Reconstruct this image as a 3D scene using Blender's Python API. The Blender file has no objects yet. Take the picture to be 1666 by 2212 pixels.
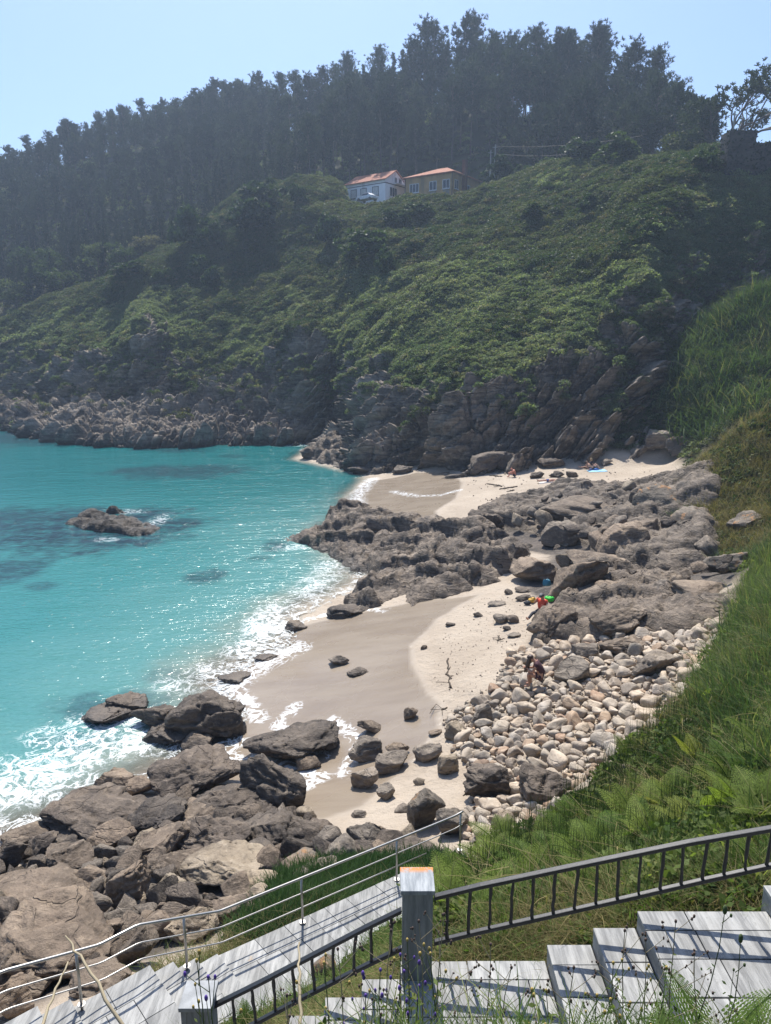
import bpy, math, random
import numpy as np
from mathutils import Vector, Matrix, Euler
EXPOSURE, HAZE = 0.66, 0.0006
sc = bpy.context.scene
COL = sc.collection
R = math.radians
rng = np.random.default_rng(7)
random.seed(7)
PITCH, FPX, CAMZ = R(12.7), 1597.7, 13.0     # layout aid: picture plane of 1666 x 2212
CP, SP = math.cos(PITCH), math.sin(PITCH)

# ------------------------------------------------------------------ layout
def ray(u, v):
    a = (u - 833) / FPX; k = (1106 - v) / FPX
    return np.array([a, CP + k * SP, -SP + k * CP])
def at_z(u, v, z):
    d = ray(u, v); t = (z - CAMZ) / d[2]
    return np.array([d[0] * t, d[1] * t, z])
def at_y(u, v, y):
    d = ray(u, v); t = y / d[1]
    return np.array([d[0] * t, y, CAMZ + d[2] * t])
def proj(P):
    x, y, z = P[..., 0], P[..., 1], P[..., 2]
    D = np.maximum(y * CP - (z - CAMZ) * SP, .1); U = y * SP + (z - CAMZ) * CP
    return 833 + FPX * x / D, 1106 - FPX * U / D
def u_yz(u, y, z):
    return np.array([(u - 833) / FPX * (y * CP - (z - CAMZ) * SP), y, z])

# ------------------------------------------------------------------ noise
_perm = np.random.default_rng(3).permutation(256)
_perm = np.concatenate([_perm, _perm, _perm])
_grad = np.random.default_rng(4).normal(size=(256, 3)); _grad /= np.linalg.norm(_grad, axis=1)[:, None]
_rnd = np.random.default_rng(5).random((256, 4))
def hsh(i, j, k):
    return _perm[_perm[_perm[i & 255] + (j & 255)] + (k & 255)]
def perlin(P):
    P = np.asarray(P, float); I = np.floor(P).astype(np.int64); f = P - I
    w = f * f * f * (f * (f * 6 - 15) + 10); out = 0
    for dx in (0, 1):
        wx = w[:, 0] if dx else 1 - w[:, 0]
        for dy in (0, 1):
            wy = w[:, 1] if dy else 1 - w[:, 1]
            for dz in (0, 1):
                wz = w[:, 2] if dz else 1 - w[:, 2]
                g = _grad[hsh(I[:, 0] + dx, I[:, 1] + dy, I[:, 2] + dz)]
                out = out + wx * wy * wz * ((f - (dx, dy, dz)) * g).sum(1)
    return out * 1.5
def fbm(P, octv=4, gain=.5, ridged=False):
    P = np.asarray(P, float); s = 0; a = 1; t = 0
    for o in range(octv):
        n = perlin(P + 17.3 * o)
        s = s + a * ((1 - 2 * np.abs(n)) if ridged else n); t += a
        a *= gain; P = P * 2.03
    return s / t
def worley(P):
    P = np.asarray(P, float); I = np.floor(P).astype(np.int64)
    f1 = np.full(len(P), 9.); f2 = np.full(len(P), 9.); cid = np.zeros(len(P), np.int64)
    for dx in (-1, 0, 1):
        for dy in (-1, 0, 1):
            for dz in (-1, 0, 1):
                h = hsh(I[:, 0] + dx, I[:, 1] + dy, I[:, 2] + dz)
                d = ((I + (dx, dy, dz) + _rnd[h, :3] - P) ** 2).sum(1)
                m = d < f1
                f2 = np.where(m, f1, np.minimum(f2, d)); cid = np.where(m, h, cid); f1 = np.where(m, d, f1)
    return np.sqrt(f1), np.sqrt(f2), _rnd[cid, 3]
def shingle(P, dip, tilt=1., crack=.12, lip=.5):
    """rock broken into tilted slabs: a step and a common dip per cell, with open joints"""
    P = np.asarray(P, float); I = np.floor(P).astype(np.int64)
    f1 = np.full(len(P), 9.); f2 = np.full(len(P), 9.); cid = np.zeros(len(P), np.int64); off = np.zeros_like(P)
    for dx in (-1, 0, 1):
        for dy in (-1, 0, 1):
            for dz in (-1, 0, 1):
                h = hsh(I[:, 0] + dx, I[:, 1] + dy, I[:, 2] + dz); o = P - (I + (dx, dy, dz) + _rnd[h, :3]); d = (o ** 2).sum(1); m = d < f1
                f2 = np.where(m, f1, np.minimum(f2, d)); cid = np.where(m, h, cid); off = np.where(m[:, None], o, off); f1 = np.where(m, d, f1)
    dv = np.asarray(dip) + .55 * (_rnd[cid, :3] - .5)
    return (_rnd[cid, 3] - .5) + tilt * (off * dv).sum(1) - lip * sstep(crack, 0, np.sqrt(f2) - np.sqrt(f1))
def sstep(a, b, x):
    t = np.clip((x - a) / (b - a), 0, 1); return t * t * (3 - 2 * t)
def rotm(ax, ay, az):
    return np.array(Euler((ax, ay, az)).to_matrix())
def poly_sd(P, poly):
    """signed distance (inside > 0) of plan points to a polygon"""
    poly = np.asarray(poly, float)[:, :2]; n = len(poly)
    d = np.full(len(P), 1e9); ins = np.zeros(len(P), bool)
    for i in range(n):
        a, b = poly[i], poly[(i + 1) % n]; e = b - a; w = P - a
        t = np.clip((w @ e) / max(e @ e, 1e-9), 0, 1)
        d = np.minimum(d, np.hypot(*(w - t[:, None] * e).T))
        c = ((a[1] <= P[:, 1]) != (b[1] <= P[:, 1]))
        with np.errstate(divide='ignore', invalid='ignore'):
            xi = a[0] + (P[:, 1] - a[1]) * e[0] / (e[1] if abs(e[1]) > 1e-9 else 1e-9)
        ins ^= c & (P[:, 0] < xi)
    return np.where(ins, d, -d)
def line_d(P, pts):
    pts = np.asarray(pts, float)[:, :2]; d = np.full(len(P), 1e9)
    for a, b in zip(pts[:-1], pts[1:]):
        e = b - a; w = P - a; t = np.clip((w @ e) / max(e @ e, 1e-9), 0, 1)
        d = np.minimum(d, np.hypot(*(w - t[:, None] * e).T))
    return d

# ------------------------------------------------------------------ meshes / objects
def mesh_np(name, V, F, smooth=True):
    """F: (n,k) array or list of such arrays"""
    V = np.asarray(V, np.float32)
    Fs = [np.asarray(f, np.int32) for f in (F if isinstance(F, list) else [F]) if len(f)]
    me = bpy.data.meshes.new(name)
    me.vertices.add(len(V)); me.vertices.foreach_set('co', V.ravel())
    nl = sum(f.size for f in Fs); nf = sum(len(f) for f in Fs)
    me.loops.add(nl); me.polygons.add(nf)
    me.loops.foreach_set('vertex_index', np.concatenate([f.ravel() for f in Fs]))
    cnt = np.concatenate([np.full(len(f), f.shape[1], np.int32) for f in Fs])
    me.polygons.foreach_set('loop_start', np.concatenate([[0], np.cumsum(cnt)[:-1]]).astype(np.int32))
    me.polygons.foreach_set('use_smooth', np.full(nf, smooth))
    me.update(calc_edges=True)
    return me
def attr(me, name, val):
    a = me.attributes.new(name, 'FLOAT', 'POINT'); a.data.foreach_set('value', np.asarray(val, np.float32))
def link(name, me, mat=None, parent=None, loc=None):
    o = bpy.data.objects.new(name, me); COL.objects.link(o)
    if mat is not None: me.materials.append(mat)
    if parent is not None: o.parent = parent
    if loc is not None: o.location = loc
    return o
def tag(o, label, cat, group=None, kind=None):
    if label: o['label'] = label
    if cat: o['category'] = cat
    if group: o['group'] = group
    if kind: o['kind'] = kind
    return o
def thing(name, label, cat, loc=(0, 0, 0), rz=0, group=None):
    o = bpy.data.objects.new(name, None); COL.objects.link(o)
    o.location = loc; o.rotation_euler = (0, 0, rz); o.empty_display_size = .2
    return tag(o, label, cat, group)
def dup(root, loc, rz=0, scale=1, label=None, group=None):
    r = root.copy(); COL.objects.link(r); r.location = loc; r.rotation_euler = (0, 0, rz)
    r.scale = scale if hasattr(scale, '__len__') else (scale,) * 3
    if label: r['label'] = label
    if group: r['group'] = group
    for ch in list(root.children):
        c = ch.copy(); COL.objects.link(c); c.parent = r
        for g in list(ch.children):
            d = g.copy(); COL.objects.link(d); d.parent = c
    return r
class MB:
    """collects boxes, tubes, loose polygons into ONE mesh"""
    def __init__(s): s.V = []; s.Q = []; s.T = []; s.n = 0
    def add(s, V, Q=(), T=()):
        V = np.asarray(V, float)
        if len(Q): s.Q.append(np.asarray(Q, int) + s.n)
        if len(T): s.T.append(np.asarray(T, int) + s.n)
        s.V.append(V); s.n += len(V); return s
    def box(s, x0, x1, y0, y1, z0, z1, M=None):
        V = np.array([(x, y, z) for z in (z0, z1) for y in (y0, y1) for x in (x0, x1)], float)
        if M is not None: V = V @ np.asarray(M)[:3, :3].T + np.asarray(M)[:3, 3] if np.shape(M) == (4, 4) else V @ np.asarray(M).T
        return s.add(V, [(0, 2, 3, 1), (4, 5, 7, 6), (0, 1, 5, 4), (2, 6, 7, 3), (0, 4, 6, 2), (1, 3, 7, 5)])
    def tube(s, pts, rad, n=8, cap=True):
        pts = np.asarray(pts, float); m = len(pts)
        rad = np.full(m, rad) if np.isscalar(rad) else np.asarray(rad)
        t = np.gradient(pts, axis=0); t /= np.linalg.norm(t, axis=1)[:, None] + 1e-9
        ref = np.array([0, 0, 1.]) if abs(t[:, 2]).mean() < .8 else np.array([1., 0, 0])
        a = np.cross(t, ref); a /= np.linalg.norm(a, axis=1)[:, None] + 1e-9; b = np.cross(t, a)
        th = np.arange(n) * 2 * math.pi / n
        V = (pts[:, None] + rad[:, None, None] * (np.cos(th)[None, :, None] * a[:, None] + np.sin(th)[None, :, None] * b[:, None])).reshape(-1, 3)
        i = np.arange(m - 1)[:, None] * n; j = np.arange(n)[None]; k = (j + 1) % n
        Q = np.stack([i + j, i + k, i + n + k, i + n + j], -1).reshape(-1, 4)
        s.add(V, Q)
        if cap and n == 4: s.Q.append(np.array([[0, 1, 2, 3], [m * n - 1, m * n - 2, m * n - 3, m * n - 4]]) + s.n - m * n)
        elif cap:
            c = s.n - m * n; s.add([pts[0], pts[-1]])
            s.T.append(np.array([(c + (q + 1) % n, c + q, s.n - 2) for q in range(n)] + [(c + (m - 1) * n + q, c + (m - 1) * n + (q + 1) % n, s.n - 1) for q in range(n)]))
        return s
    def ell(s, c, r, M=None, seg=8, rings=6):
        V = []; 
        for i in range(rings + 1):
            ph = math.pi * i / rings
            for j in range(seg):
                th = 2 * math.pi * j / seg
                V.append((r[0] * math.sin(ph) * math.cos(th), r[1] * math.sin(ph) * math.sin(th), r[2] * math.cos(ph)))
        V = np.array(V)
        if M is not None: V = V @ np.asarray(M).T
        Q = [(i * seg + j, (i + 1) * seg + j, (i + 1) * seg + (j + 1) % seg, i * seg + (j + 1) % seg) for i in range(rings) for j in range(seg)]
        return s.add(V + np.asarray(c), Q)
    def mesh(s, name, smooth=False):
        return mesh_np(name, np.concatenate(s.V), [np.concatenate(q) for q in (s.Q, s.T) if q], smooth)
    def build(s, name, mat, parent=None, smooth=False, bevel=0):
        o = link(name, s.mesh(name, smooth), mat, parent)
        if bevel:
            b = o.modifiers.new('bevel', 'BEVEL'); b.width = bevel; b.segments = 2; b.limit_method = 'ANGLE'
        return o

# ------------------------------------------------------------------ materials
class NT:
    def __init__(s, name):
        s.m = bpy.data.materials.new(name); s.m.use_nodes = True; s.t = s.m.node_tree; s.t.nodes.clear()
        s.out = s.n('ShaderNodeOutputMaterial')
    def n(s, typ, ins=None, **kw):
        nd = s.t.nodes.new(typ)
        for k, v in kw.items(): setattr(nd, k, v)
        for k, v in (ins or {}).items():
            sk = nd.inputs[k]
            if isinstance(v, bpy.types.NodeSocket): s.t.links.new(v, sk)
            else: sk.default_value = v
        return nd
    def l(s, a, b): s.t.links.new(a, b)
    def math(s, op, a, b=0., c=0.):
        nd = s.n('ShaderNodeMath', {0: a, 1: b, 2: c}, operation=op); return nd.outputs[0]
    def mix(s, f, a, b, mode='MIX'):
        nd = s.n('ShaderNodeMix', data_type='RGBA', blend_type=mode)
        for k, v in ((0, f), (6, a), (7, b)):
            if isinstance(v, bpy.types.NodeSocket): s.l(v, nd.inputs[k])
            else: nd.inputs[k].default_value = v if not isinstance(v, tuple) else (*v[:3], 1)
        return nd.outputs[2]
    def ss(s, x, a, b):
        nd = s.n('ShaderNodeMapRange', {'Value': x, 'From Min': a, 'From Max': b}, interpolation_type='SMOOTHSTEP'); return nd.outputs[0]
    def noise(s, vec, scale, detail=4, rough=.55, dist=0., typ=None):
        nd = s.n('ShaderNodeTexNoise', {'Vector': vec, 'Scale': scale, 'Detail': detail, 'Roughness': rough, 'Distortion': dist})
        return nd.outputs[0]
    def map(s, vec, rot=(0, 0, 0), scale=(1, 1, 1)):
        return s.n('ShaderNodeMapping', {'Vector': vec, 'Rotation': rot, 'Scale': scale}).outputs[0]
    def at(s, name): return s.n('ShaderNodeAttribute', attribute_name=name).outputs['Fac']
    def bump(s, h, strength=.5, dist=.05, normal=None):
        d = {'Height': h, 'Strength': strength, 'Distance': dist}
        if normal is not None: d['Normal'] = normal
        return s.n('ShaderNodeBump', d).outputs[0]
    def prin(s, **k):
        b = s.n('ShaderNodeBsdfPrincipled')
        for a, v in k.items():
            sk = b.inputs[a.replace('_', ' ')]
            if isinstance(v, bpy.types.NodeSocket): s.l(v, sk)
            else: sk.default_value = (*v, 1) if isinstance(v, tuple) and len(v) == 3 and sk.type == 'RGBA' else v
        return b
    def done(s, sh): s.l(sh.outputs[0] if hasattr(sh, 'outputs') else sh, s.out.inputs['Surface']); return s.m
    @property
    def pos(s): return s.n('ShaderNodeNewGeometry').outputs['Position']
    @property
    def obj(s): return s.n('ShaderNodeTexCoord').outputs['Object']
    @property
    def rand(s): return s.n('ShaderNodeObjectInfo').outputs['Random']

def rock_color(t, P, dark, mid, light, streak=.5, rot=(.5, .7, .3), size=1., ck=.2):
    n1 = t.noise(P, .55 / size, 9, .66)
    Ps = t.map(P, rot, (.7, .7, 5.5))
    n2 = t.noise(Ps, .8 / size, 6, .65, .4)
    n3 = t.noise(P, 5. / size, 6, .7)
    c = t.mix(t.ss(n1, .40, .60), dark, mid)
    c = t.mix(t.math('MULTIPLY', t.ss(n2, .46, .7), streak), c, light)
    c = t.mix(t.math('MULTIPLY', t.ss(n3, .5, .7), .6), c, light)
    c = t.mix(t.math('MULTIPLY', t.ss(n3, .45, .28), .75), c, tuple(x * .35 for x in dark))
    vo = t.n('ShaderNodeTexVoronoi', {'Vector': t.n('ShaderNodeVectorMath', {0: Ps, 1: t.n('ShaderNodeTexNoise', {'Vector': P, 'Scale': 1.5 / size}).outputs['Color']}, operation='ADD').outputs[0], 'Scale': .55 / size}, feature='DISTANCE_TO_EDGE').outputs['Distance']
    crack = t.math('MULTIPLY', t.ss(vo, .02, .0), t.ss(n1, .35, .6))
    c = t.mix(t.math('MULTIPLY', crack, ck), c, tuple(x * .4 for x in dark))
    h = t.math('ADD', t.math('ADD', t.math('MULTIPLY', n2, .6), t.math('MULTIPLY', n3, .5)), t.math('MULTIPLY', crack, -ck))
    return c, h
def rock_mat(name, dark, mid, light, streak=.5, lichen=0, size=1., vary=.25, bump=.2, crack=.25):
    t = NT(name); P = t.obj
    P = t.n('ShaderNodeVectorMath', {0: P, 1: t.n('ShaderNodeCombineXYZ', {0: t.math('MULTIPLY', t.rand, 37.), 1: t.math('MULTIPLY', t.rand, 91.)}).outputs[0]}, operation='ADD').outputs[0]
    c, h = rock_color(t, P, dark, mid, light, streak, size=size, ck=crack)
    c = t.mix(1., c, t.n('ShaderNodeCombineColor', {i: t.math('ADD', t.math('MULTIPLY', t.rand, vary * (1 + .15 * (1 - i))), 1 - vary / 2) for i in range(3)}).outputs[0], 'MULTIPLY')
    if lichen:
        nz = t.n('ShaderNodeSeparateXYZ', {0: t.n('ShaderNodeNewGeometry').outputs['Normal']}).outputs[2]
        lm = t.math('MULTIPLY', t.ss(t.noise(P, 1.6, 7, .7), .60 - lichen * .06, .66), t.ss(nz, .1, .5))
        c = t.mix(t.math('MULTIPLY', lm, .8), c, (.42, .19, .05))
    # rock that the sea washes is darker and shinier than dry rock
    wz = t.n('ShaderNodeSeparateXYZ', {0: t.pos}).outputs[2]
    wet = t.ss(t.math('ADD', wz, t.math('MULTIPLY', t.noise(P, 1.2, 3), .5)), .75, .3)
    c = t.mix(t.math('MULTIPLY', wet, .55), c, (.035, .03, .026))
    ro = t.math('SUBTRACT', .82, t.math('MULTIPLY', wet, .35))
    return t.done(t.prin(Base_Color=c, Roughness=ro, Normal=t.bump(h, .9, bump)))

def leaf_mat(name, c1, c2, c3=None, trans=.35, nscale=.25, rough=.55, spec=.3):
    t = NT(name)
    oi = t.n('ShaderNodeObjectInfo')
    n = t.noise(oi.outputs['Location'] if nscale < 1 else t.pos, nscale, 3)
    c = t.mix(t.ss(n, .35, .65), c1, c2)
    if c3: c = t.mix(t.ss(oi.outputs['Random'], .72, .98), c, c3)
    isl = t.n('ShaderNodeNewGeometry').outputs['Random Per Island']
    g = t.math('ADD', t.math('MULTIPLY', isl, .7), .65)
    c = t.mix(1., c, t.n('ShaderNodeCombineColor', {0: g, 1: g, 2: g}).outputs[0], 'MULTIPLY')
    b = t.prin(Base_Color=c, Roughness=rough); b.inputs['Specular IOR Level'].default_value = spec * .35
    tr = t.n('ShaderNodeBsdfTranslucent', {'Color': t.mix(1., c, (1.25, 1.35, .6), 'MULTIPLY')})
    mx = t.n('ShaderNodeMixShader', {0: trans, 1: b.outputs[0], 2: tr.outputs[0]})
    return t.done(mx)
def plain_mat(name, c, rough=.6, metal=0., var=.15, nscale=3., bump=0, dirt=None):
    t = NT(name); P = t.obj; n = t.noise(P, nscale, 5, .6)
    lo = tuple(x * (1 - var) for x in c); hi = tuple(min(1, x * (1 + var)) for x in c)
    col = t.mix(t.ss(n, .3, .7), lo, hi)
    if dirt: col = t.mix(t.math('MULTIPLY', t.ss(t.noise(t.map(P, (0, 0, 0), (1, 1, .25)), nscale * .5, 6, .7), .52, .7), .75), col, dirt)
    k = dict(Base_Color=col, Roughness=rough, Metallic=metal)
    if bump: k['Normal'] = t.bump(n, .5, bump)
    return t.done(t.prin(**k))

# ------------------------------------------------------------------ scatter of stuff
def scatter(name, P, rot, scl, protos, idx, label, cat):
    me = bpy.data.meshes.new(name); me.vertices.add(len(P)); me.vertices.foreach_set('co', np.asarray(P, np.float32).ravel())
    a = me.attributes.new('rot', 'FLOAT_VECTOR', 'POINT'); a.data.foreach_set('vector', np.asarray(rot, np.float32).ravel())
    a = me.attributes.new('scl', 'FLOAT', 'POINT'); a.data.foreach_set('value', np.asarray(scl, np.float32))
    a = me.attributes.new('idx', 'INT', 'POINT'); a.data.foreach_set('value', np.asarray(idx, np.int32))
    o = link(name, me); tag(o, label, cat, kind='stuff')
    g = bpy.data.node_groups.new(name, 'GeometryNodeTree')
    g.interface.new_socket('Geometry', in_out='INPUT', socket_type='NodeSocketGeometry')
    g.interface.new_socket('Geometry', in_out='OUTPUT', socket_type='NodeSocketGeometry')
    N, L = g.nodes.new, g.links.new
    gi, go, ip, ji = N('NodeGroupInput'), N('NodeGroupOutput'), N('GeometryNodeInstanceOnPoints'), N('GeometryNodeJoinGeometry')
    for p in protos:
        ob = bpy.data.objects.new(p.name, p)
        oi = N('GeometryNodeObjectInfo'); oi.inputs['Object'].default_value = ob; oi.inputs['As Instance'].default_value = True
        L(oi.outputs['Geometry'], ji.inputs[0])
    def na(nm, ty):
        q = N('GeometryNodeInputNamedAttribute'); q.data_type = ty; q.inputs['Name'].default_value = nm
        return [x for x in q.outputs if x.enabled][0]
    er = N('FunctionNodeEulerToRotation'); L(na('rot', 'FLOAT_VECTOR'), er.inputs[0])
    L(gi.outputs[0], ip.inputs['Points']); L(ji.outputs[0], ip.inputs['Instance']); ip.inputs['Pick Instance'].default_value = True
    L(na('idx', 'INT'), ip.inputs['Instance Index']); L(er.outputs[0], ip.inputs['Rotation']); L(na('scl', 'FLOAT'), ip.inputs['Scale'])
    L(ip.outputs[0], go.inputs[0])
    md = o.modifiers.new('scatter', 'NODES'); md.node_group = g
    return o
def tri_sample(V, F, w, n, seed):
    """n random points on quads F, weighted by area * w (per vertex)"""
    r = np.random.default_rng(seed)
    a, b, c, d = (V[F[:, i]] for i in range(4))
    ar = np.linalg.norm(np.cross(c - a, d - b), axis=1) * .5 * w[F].mean(1)
    f = r.choice(len(F), n, p=ar / ar.sum()); s = r.random((n, 1)); t = r.random((n, 1))
    return (a[f] * (1 - s) + b[f] * s) * (1 - t) + (d[f] * (1 - s) + c[f] * s) * t
def clump_mesh(name, mat, n, rad, leaf, up=.5, seed=0, squash=.7, fill=.55):
    """a tuft of many small diamond leaves spread through a flattened ball"""
    r = np.random.default_rng(seed)
    d = r.normal(size=(n, 3)); d /= np.linalg.norm(d, axis=1)[:, None]; d[:, 2] = np.abs(d[:, 2]) * 1.0 - .15
    c = d * rad * (fill + (1 - fill) * r.random((n, 1))); c[:, 2] *= squash
    ax = d * .7 + r.normal(size=(n, 3)) * .6; ax[:, 2] -= .15; ax /= np.linalg.norm(ax, axis=1)[:, None]
    nr = r.normal(size=(n, 3)) * .6 + np.array([0, 0, up * 2]); sd = np.cross(ax, nr); sd /= np.linalg.norm(sd, axis=1)[:, None]
    L = leaf * (.6 + .8 * r.random((n, 1))); W = L * .33
    V = np.stack([c - ax * L * .5, c + sd * W, c + ax * L * .5, c - sd * W], 1).reshape(-1, 3)
    F = np.arange(4 * n).reshape(-1, 4)
    me = mesh_np(name, V, F, False); me.materials.append(mat); return me
def blades(name, mat, n, h, spread, w, bend, seed=0):
    r = np.random.default_rng(seed); V = []; Q = []
    for i in range(n):
        b = np.append(r.normal(size=2) * spread * .5, 0); az = r.random() * 6.283; hh = h * (.55 + .6 * r.random()); bb = bend * (.3 + r.random())
        dr = np.array([math.cos(az), math.sin(az), 0]); sd = np.array([-dr[1], dr[0], 0]); k = len(V)
        for j, t in enumerate((0, .4, .75, 1)):
            p = b + dr * bb * hh * t * t + np.array([0, 0, hh * (t - .25 * bb * t * t)]); ww = w * (1 - t) ** .7 * .5 + .0006
            V += [p - sd * ww, p + sd * ww]
        Q += [(k + 2 * j, k + 2 * j + 1, k + 2 * j + 3, k + 2 * j + 2) for j in range(3)]
    me = mesh_np(name, V, np.array(Q), True); me.materials.append(mat); return me
# ------------------------------------------------------------------ camera, light, air
cam = bpy.data.cameras.new('camera'); co = bpy.data.objects.new('camera', cam); COL.objects.link(co)
co.location = (0, 0, CAMZ); co.rotation_euler = (math.pi / 2 - PITCH, 0, 0)
cam.sensor_fit = 'VERTICAL'; cam.sensor_height = 34.6; cam.lens = 34.6 / 2 * FPX / 1106; cam.clip_end = 3000; cam.clip_start = .05
sc.camera = co
SUN_EL, SUN_AZ = R(60), R(-6)
w = bpy.data.worlds.new('World'); sc.world = w; w.use_nodes = True
nt = w.node_tree; bg = nt.nodes['Background']; sky = nt.nodes.new('ShaderNodeTexSky')
sky.sky_type = 'NISHITA'; sky.sun_disc = False; sky.sun_elevation = SUN_EL; sky.sun_rotation = SUN_AZ
sky.altitude = 30; sky.air_density = 1.0; sky.dust_density = 1.8; sky.ozone_density = 8
nt.links.new(sky.outputs[0], bg.inputs[0]); bg.inputs[1].default_value = .118
sl = bpy.data.lights.new('sun', 'SUN'); sl.energy = 4.5; sl.angle = R(.5); sl.color = (1, .95, .87)
so = bpy.data.objects.new('sun', sl); COL.objects.link(so)
so.rotation_euler = Vector((math.sin(SUN_AZ) * math.cos(SUN_EL), math.cos(SUN_AZ) * math.cos(SUN_EL), math.sin(SUN_EL))).to_track_quat('Z', 'Y').to_euler()
so.location = (0, 0, 200)
vs = sc.view_settings; vs.view_transform = 'Standard'; vs.look = 'None'; vs.gamma = 1; vs.exposure = EXPOSURE
sc.cycles.use_denoising = True
try: sc.cycles.denoiser = 'OPENIMAGEDENOISE'
except Exception: pass
sc.cycles.max_bounces = 6; sc.cycles.diffuse_bounces = 3; sc.cycles.glossy_bounces = 2; sc.cycles.transmission_bounces = 3
sc.cycles.transparent_max_bounces = 8; sc.cycles.volume_bounces = 0; sc.cycles.sample_clamp_indirect = 4; sc.cycles.caustics_reflective = False
if HAZE:
    t = NT('haze'); t.l(t.n('ShaderNodeVolumePrincipled', {'Color': (.62, .78, 1, 1), 'Density': HAZE, 'Anisotropy': .35}).outputs[0], t.out.inputs['Volume'])
    o = MB().box(-420, 420, -60, 420, -6, 118).build('haze', t.m); tag(o, 'thin pale sea haze lying over the whole cove', 'haze', kind='stuff')

# ------------------------------------------------------------------ shore and terrain
SHORE_PX = [(-500, 1880), (-100, 1845), (0, 1830), (100, 1800), (220, 1750), (320, 1700), (400, 1650), (520, 1600), (530, 1540), (500, 1500), (492, 1468), (560, 1425),
            (632, 1392), (650, 1335), (705, 1300), (790, 1262), (800, 1215), (760, 1160), (730, 1135), (800, 1118), (772, 1092), (768, 1070), (803, 1030), (760, 1015),
            (650, 990), (735, 925), (640, 938), (500, 948), (420, 945), (300, 948), (150, 935), (0, 908), (-300, 905), (-1500, 890), (-3500, 1200), (-1500, 1880)]
SHORE = np.array([at_z(u, v, 0) for u, v in SHORE_PX])
def pxpoly(L, z=0.): return np.array([at_z(p[0], p[1], p[2] if len(p) > 2 else z) for p in L])
ctl = []
for u, v, z in [  # picture points whose height is known -> plan
    (1000, 1060, 1.0), (880, 1060, .4), (830, 1100, .2), (900, 1430, .8), (700, 1420, .3), (1000, 1450, 1.3), (1080, 1480, 1.7), (650, 1560, .15), (720, 1680, .45), (850, 1740, 1.1),
    (780, 1790, 1.2), (950, 1340, .9), (1050, 1310, 1.3), (800, 1330, .4), (1150, 1450, 1.9), (1300, 1400, 2.3), (1400, 1400, 2.7), (1450, 1550, 2.7), (1200, 1600, 1.9), (1200, 1750, 2.1), (1050, 1700, 1.4),
    (1500, 1400, 3.0), (1560, 1340, 3.3), (1350, 1650, 2.6), (1100, 1010, 1.6), (1280, 1003, 2.0), (1450, 995, 2.4), (1050, 1090, 1.5), (1000, 1130, 1.2), (1200, 1040, 1.9), (1000, 1025, 1.0), (1330, 1050, 2.2),
    (1150, 1180, 1.4), (1200, 1270, 1.7), (1290, 1250, 2.0), (1420, 1260, 2.8), (1520, 1280, 3.3), (1420, 1180, 2.4),
    (-200, 1950, 1.6), (0, 2000, 2.3), (250, 2000, 2.4), (100, 1870, .7), (300, 1800, 1.0), (500, 1780, 1.1), (500, 1900, 2.2), (700, 1900, 2.5), (600, 2000, 3.1), (650, 1780, 1.2), (800, 1870, 2.2), (120, 2150, 3.1),
    (1500, 1700, 4.3), (1600, 1500, 5.2), (1666, 1350, 5.6), (1400, 1720, 3.3), (1250, 1790, 2.7), (1100, 1830, 2.3), (1300, 1850, 4.0), (1100, 1900, 3.9), (1000, 1950, 4.6), (1500, 1850, 5.4), (1640, 1780, 6.4), (1560, 1430, 4.0), (1620, 1330, 4.2),
]: ctl.append(at_z(u, v, z))
for u, v, y in [(1500, 1030, 49), (1560, 968, 48), (1666, 892, 46), (1800, 800, 45), (1480, 1190, 37), (1570, 1100, 41), (1660, 1010, 42), (1600, 1220, 34), (1666, 1180, 34), (1790, 1000, 40), (1720, 1150, 33),
                (1440, 925, 71), (1500, 800, 74), (1600, 672, 79), (1666, 640, 77), (1666, 800, 68), (1600, 850, 67), (1545, 945, 64), (1800, 760, 66), (1900, 740, 70), (1560, 740, 76)]:
    ctl.append(at_y(u, v, y))
ctl += [(28, 56, 3.6), (24, 54, 3.), (34, 56, 6.5), (45, 56, 12), (0, 3.2, 8.9), (0, 2, 10.4), (0, 0, 11.2), (0, -4, 11.4), (4, 3.2, 9.3), (-4, 3.2, 7.6), (-4, 1, 9.5), (5, 0, 11.6), (2, 4.6, 7.3), (-1, 4.6, 6.0), (4.4, 4.6, 7.6),
        (.9, 6, 6.35), (2.3, 6, 6.55), (3.5, 6, 6.85), (5, 6, 7.1), (7, 6, 7.5), (-1, 6, 5.3), (-2, 6, 4.9), (-3.5, 6.2, 4.6), (.9, 6.7, 6.35), (2.5, 6.8, 6.6), (4, 7, 6.95), (6, 8, 7.2), (.5, 8, 5.4), (-.5, 7.6, 4.9), (-2, 7.2, 4.5), (-3, 7.4, 4.3),
        (-1.3, 9.4, 3.45), (1.2, 11.3, 2.9), (2, 9.6, 4.6), (-5, 7.5, 4.2), (-7, 8, 3.5), (-4.5, 9.6, 3.4), (-3, 10.6, 2.95), (-1.5, 11.8, 2.7), (.6, 13.4, 2.2), (-8, 11, 2.5), (9, 4, 10), (10, 10, 9.5), (15, 16, 10), (22, 24, 11), (30, 34, 13), (12, -2, 13),
        (-10, 3, 6), (-14, 8, 3), (-20, 12, 1.5), (40, 86, 17), (25, 84, 9), (34, 84, 15), (10, 80, 2), (0, 84, 1), (60, 60, 17), (80, 80, 20), (60, 40, 22), (40, 20, 22), (30, 5, 20)]
ctl = np.array(ctl, float)
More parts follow.
